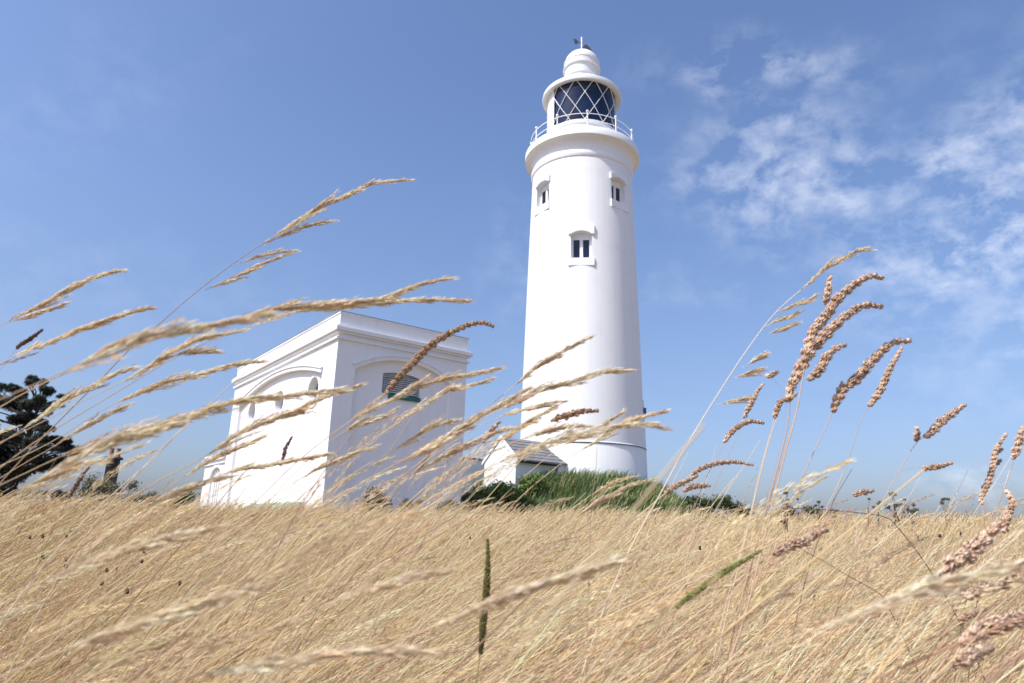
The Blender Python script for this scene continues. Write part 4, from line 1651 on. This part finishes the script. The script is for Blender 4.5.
club('brown seed head pointing up right, alone in the sky near the right edge', [(964, 405), (952, 414), (942, 421), (931, 433), (916, 443), (900, 470), (878, 510), (858, 552)], 1.05, 4, .0065, rs=.0011, extra=[([(917, 428), (917, 435), (916, 441)], .0055)])
club('small level brown seed head floating right of the leaning stalk', [(952, 463), (940, 466), (929, 468), (915, 468), (895, 474), (875, 500), (860, 540)], 1.1, 3, .005, rs=.0004)
club('tiny tan seed ball on a bent stalk above the dark twig', [(873, 491), (866, 492), (859, 493), (845, 500), (826, 520), (808, 550)], 1.2, 3, .0055, rs=.0006)
club('loose tan seed head at the right edge with small upper lobes', [(1006, 434), (1000, 443), (995, 452), (993, 466), (988, 482), (981, 500), (984, 512), (978, 545), (968, 590)], 1.1, 6, .0052, rs=.0011, extra=[([(1001, 460), (994, 466)], .004), ([(1002, 449), (995, 454)], .004)])
club('seed head cut by the right edge of the photo', [(1023, 428), (1020, 436), (1018, 445), (1008, 478), (997, 510), (985, 560)], 1.0, 3, .006, rs=.0012)
club('pinkish seed head low at the right edge above the grass', [(1007, 491), (1012, 502), (1008, 514), (1006, 524), (1000, 560), (990, 610)], 1.0, 4, .006, rs=.001)
club('big soft brown head over the grass at lower right', [(1001, 523), (991, 532), (975, 548), (959, 559), (947, 571), (925, 598), (900, 640)], .72, 5, .0085, rs=.0011)
club('pink brown head reaching the right edge, middle of the three low ones', [(1040, 571), (1024, 576), (1001, 583), (985, 590), (969, 595), (945, 608), (910, 636)], .72, 5, .0065, rs=.001)
club('small pink brown head between the two large low ones', [(986, 609), (976, 613), (966, 617), (945, 628), (915, 650)], .8, 3, .0045, rs=.0008)
club('thick pink brown head at the lower right edge', [(1045, 612), (1024, 618), (1001, 623), (983, 631), (968, 642), (940, 662), (905, 695)], .66, 5, .0085, rs=.001)
club('blurred brown head lowest at the right', [(990, 648), (976, 653), (962, 660), (935, 675), (900, 700)], .6, 3, .007, rs=.001)
club('brown seed head at the upper end of the green spike', [(826, 530), (815, 535), (806, 541), (792, 545), (779, 551), (762, 563), (735, 590), (700, 640)], .85, 5, .0065, rs=.001)
club('small upright brown head just left of the tall stalks', [(763, 384), (757, 392), (752, 402), (747, 411), (739, 432), (722, 470), (705, 510)], 1.2, 4, .005, rs=.0007)
club('small arched brown head left of the tall stalks', [(763, 423), (750, 421.5), (736, 428), (727, 438), (720, 452), (705, 480), (692, 515)], 1.15, 4, .0052, rs=.0009)
club('thin arched tan head just above the skyline shrubs', [(752, 465), (734, 462), (714, 464), (694, 473), (683, 490), (668, 520)], 1.15, 4, .0045, rs=.0007)
club('tan head at the right end of the green bank', [(697, 476), (686, 481), (671, 489), (655, 503), (635, 530)], 1.1, 3, .005, rs=.0007)
club('short level brown head below the tan one by the bank', [(709, 486), (700, 486), (689, 488), (675, 500), (660, 525)], 1.15, 3, .0055, rs=.0007)
club('single tan seed ball left of the tallest heads', [(777, 372), (773, 374), (769, 376), (775, 380), (783, 392), (786, 410), (778, 455), (765, 505)], .95, 3, .005, rs=.0004)
club('small tan lobes low on the tall pair of stalks', [(796, 394), (788, 399), (779, 404), (770, 435), (758, 480), (747, 530), (730, 590)], .95, 3, .0045, rs=.0012, stemcol=(.62, .48, .33))
club('long rust tinted seed head bent over the shaded wall', [(493, 326), (484, 323), (472, 324), (458, 329), (441, 338), (426, 349), (414, 362), (401, 375), (390, 388), (378, 402), (357, 427), (336, 455), (318, 480), (300, 508)], .85, 9, .0052, rs=.0011, pal=np.array([(.52, .34, .21), (.58, .41, .26), (.46, .29, .18)]))
club('small rust seed head level against the tower foot', [(597, 411), (585, 411), (572, 414), (558, 418), (540, 428), (515, 445), (480, 475)], 1.0, 4, .0055, rs=.0006, pal=np.array([(.55, .36, .23), (.48, .30, .19)]))
club('small brown seed head in the gap left of the porch', [(499, 422), (493, 429), (486, 437), (478, 450), (462, 475), (440, 510)], 1.05, 3, .005, rs=.0008)
club('dark broken seed head against the sunlit wall', [(292, 437), (289, 442), (285, 449), (284, 455), (275, 480), (262, 515)], 1.5, 4, .0045, rs=.0005, pal=np.array([(.20, .11, .09), (.28, .16, .13)]))
club('thin brown seed head left of the brick chimney', [(89, 467), (83, 475), (77, 484), (71, 494), (60, 515)], 1.6, 4, .0055, rs=.0009, pal=np.array([(.30, .20, .16), (.38, .26, .2)]))
club('dark twig-like seed head at the upper left edge', [(42, 330), (34, 336), (27, 341), (19, 346), (8, 360), (-20, 395)], 1.0, 4, .0032, rs=.0006, pal=np.array([(.16, .10, .08), (.22, .13, .1)]))
club('rust seed head standing in the wall foot grass', [(430, 452), (424, 462), (418, 470), (405, 490), (390, 520)], 1.5, 3, .005, rs=.0007, pal=np.array([(.50, .31, .2), (.42, .25, .16)]))

SG = None
build_stalk('timothy_stalk', 'bright green slanting spike in front of the meadow right of centre', 'grass stalk', SG, [(762, 550), (744.5, 560), (726, 571), (704, 586), (684, 601), (664, 618), (640, 640), (610, 672)], .75, 5, 'club', R0=.0045, rs=.0012, stemcol=(.38, .38, .17), pal=np.array([(.32, .34, .10), (.38, .39, .14), (.26, .28, .08)]), tight=True)
build_stalk('timothy_stalk', 'dark green upright spike standing alone in the meadow left of centre', 'grass stalk', SG, [(487.5, 539), (488, 555), (487.5, 571), (486.5, 588), (485, 605), (483, 625), (481, 648), (478, 670), (474, 700)], .8, 7, 'club', R0=.0055, rs=.0011, stemcol=(.30, .28, .12), pal=np.array([(.15, .13, .035), (.11, .11, .03), (.19, .15, .05)]), tight=True)


# bare stalks and twigs
def twig(name, label, cat, pts, Y, r, col, group=None, foot=True):
    P = np.array([at(x, y, Y) for x, y in pts])
    f_ = catmull(P, 12 * len(P))
    path = f_
    if foot:
        p = f_[-1].copy()
        dr = f_[-1] - f_[-4]
        dr /= np.linalg.norm(dr)
        ext = []
        while p[2] > float(gz(p[0], p[1])) - .02 and len(ext) < 160:
            dr = dr * .93 + np.array([0, 0, -1.0]) * .07
            dr /= np.linalg.norm(dr)
            p = p + dr * .02
            ext.append(p.copy())
        if ext: path = np.concatenate([f_, np.array(ext)])
    sp, L = resample(path[::-1], 60)
    b = sp[0].copy()
    V, Q, c = tubes((sp - b)[None], np.linspace(r, r * .4, 60)[None], np.array([col]), 6)
    o = np_mesh(name, V, None, Q, STEM, c, None, True)
    o.location = b
    tag(o, label, cat, group)


DK = (.13, .08, .075)
BG = 'bare leaning stalks'
twig('dry_twig', 'dark twig lying level along the skyline right of the tall stalks', 'twig', [(778, 508), (815, 509), (850, 512), (886, 517), (900, 530)], 1.2, .0014, DK)
twig('dry_twig', 'dark thin twig pointing up between leaning stalks on the right', 'twig', [(852, 469), (843, 484), (835, 498), (828, 515), (815, 550)], 1.1, .001, DK)
twig('dry_twig', 'dark twig slanting down right below the brown head', 'twig', [(804, 551), (825, 562), (850, 577), (880, 594), (890, 610)], .95, .001, DK)
twig('bare_stalk', 'straight white bare stalk slanting up beside the annex', 'grass stalk', [(193, 421), (175, 436), (158, 455), (138, 472), (115, 492), (85, 520)], .8, .0013, (.80, .70, .56), BG)
twig('bare_stalk', 'straight pale bare stalk running along the parapet end', 'grass stalk', [(330, 316), (285, 345), (240, 377), (205, 408), (165, 445), (125, 487)], .9, .0012, (.75, .63, .47), BG)
twig('bare_stalk', 'upright reddish bare stalk before the tower foot', 'grass stalk', [(597, 446), (596, 470), (592, 500), (590, 540), (588, 600)], 1.3, .001, (.48, .32, .24), BG)
twig('bare_stalk', 'pale bare stalk left of the tall brown heads', 'grass stalk', [(780, 408), (768, 445), (759, 480), (752, 510), (744, 545), (730, 600)], .95, .0013, (.70, .56, .40), BG)
twig('bare_stalk', 'reddish bare stalk leaning between the tall brown heads', 'grass stalk', [(800, 400), (788, 440), (776, 480), (762, 525), (748, 580), (735, 640)], .95, .0011, (.50, .33, .24), BG)
twig('bare_stalk', 'dark reddish stalk before the sunlit corner', 'grass stalk', [(328, 466), (318, 480), (306, 496), (292, 520), (275, 555)], 1.2, .0011, (.34, .22, .18), BG)
twig('bare_stalk', 'long straw stalk slanting through the meadow at lower left', 'grass stalk', [(180, 536), (150, 560), (115, 588), (85, 612), (55, 640), (20, 670)], .75, .0012, (.80, .67, .47), BG)
twig('bare_stalk', 'bright straw stalk in the meadow left of centre', 'grass stalk', [(290, 538), (268, 557), (246, 575), (222, 596), (190, 625)], .8, .0011, (.80, .68, .48), BG)
twig('bare_stalk', 'straw stalk leaning left of the bright green spike', 'grass stalk', [(650, 508), (630, 560), (605, 620), (585, 670)], .9, .001, (.68, .54, .34), BG)
twig('bare_stalk', 'straw stalk rising from the green bank toward the tall plume', 'grass stalk', [(742, 470), (724, 490), (700, 522), (672, 562), (640, 615)], 1.0, .001, (.70, .56, .38), BG)
twig('bare_stalk', 'white thin stalk near the right edge', 'grass stalk', [(1010, 470), (1002, 495), (996, 515), (988, 550), (975, 600)], 1.05, .001, (.80, .68, .55), BG)

# small dark knapweed buttons dotted through the straw
KG = 'small dark seed buttons dotted through the meadow'
KP = [(102, 583), (127, 591), (107, 570), (146, 542), (144, 551), (142, 561), (67, 537), (66, 566), (43, 536), (30, 537), (66, 559), (43, 557), (117, 569), (303, 599), (470, 537), (918, 537), (876, 538), (961, 534), (815, 598), (968, 542), (940, 536), (700, 548), (180, 583), (560, 575)]
kp = None
for i, (x, y) in enumerate(KP):
    Y = 1.5 + (620 - y) * .022 + random.uniform(-.1, .1)
    p = at(x, y, Y)
    g = float(gz(p[0], p[1]))
    if kp is None:
        bm = bmesh.new()
        bmesh.ops.create_icosphere(bm, subdivisions=2, radius=.0065)
        for v in bm.verts:
            v.co *= 1 + .25 * math.sin(9 * v.co.x * 300)
            v.co.z *= 1.2
            v.co.z += .0
        nf = len(bm.faces)
        tube_bm(bm, [(-.30, 0, -.6), (-.12, 0, -.2), (0, 0, 0)], .0006, 5)
        bm.faces.ensure_lookup_table()
        for f_ in bm.faces[nf:]: f_.material_index = 1
        kp = bm_obj('knapweed', bm, pmat('dark_seed', (.07, .03, .02), .8, noise=(200, .4, .7)))
        kp.data.materials.append(pmat('dry_stem', (.5, .38, .24), .7, noise=(60, .4, .7)))
        o = kp
    else:
        o = kp.copy()
        C.objects.link(o)
    o.location = p
    sc = random.uniform(.7, 1.15)
    o.scale = (sc, sc, max(.3, (p[2] - g) / .6))
    tag(o, 'small dark brown seed button on a thin stem in the straw grass', 'seed head', KG)

random.seed(5)
for i in range(12):
    x0 = [688, 702, 716, 733, 815, 848, 905, 920, 940, 968, 1012, 760][i]
    y0 = [452, 470, 446, 478, 470, 462, 500, 478, 505, 470, 455, 440][i]
    lean = random.uniform(14, 34)
    pts = [(x0, y0), (x0 - lean * .55, y0 + 30), (x0 - lean * 1.2, y0 + 62), (x0 - lean * 2.0, y0 + 110)]
    twig('bare_stalk', 'thin pale bare grass stalk standing above the meadow right of the bank', 'grass stalk', pts, random.uniform(1.0, 1.6), .0007,
         random.choice([(.74, .62, .46), (.66, .5, .36), (.8, .7, .56)]), 'thin pale stalks right of the bank')
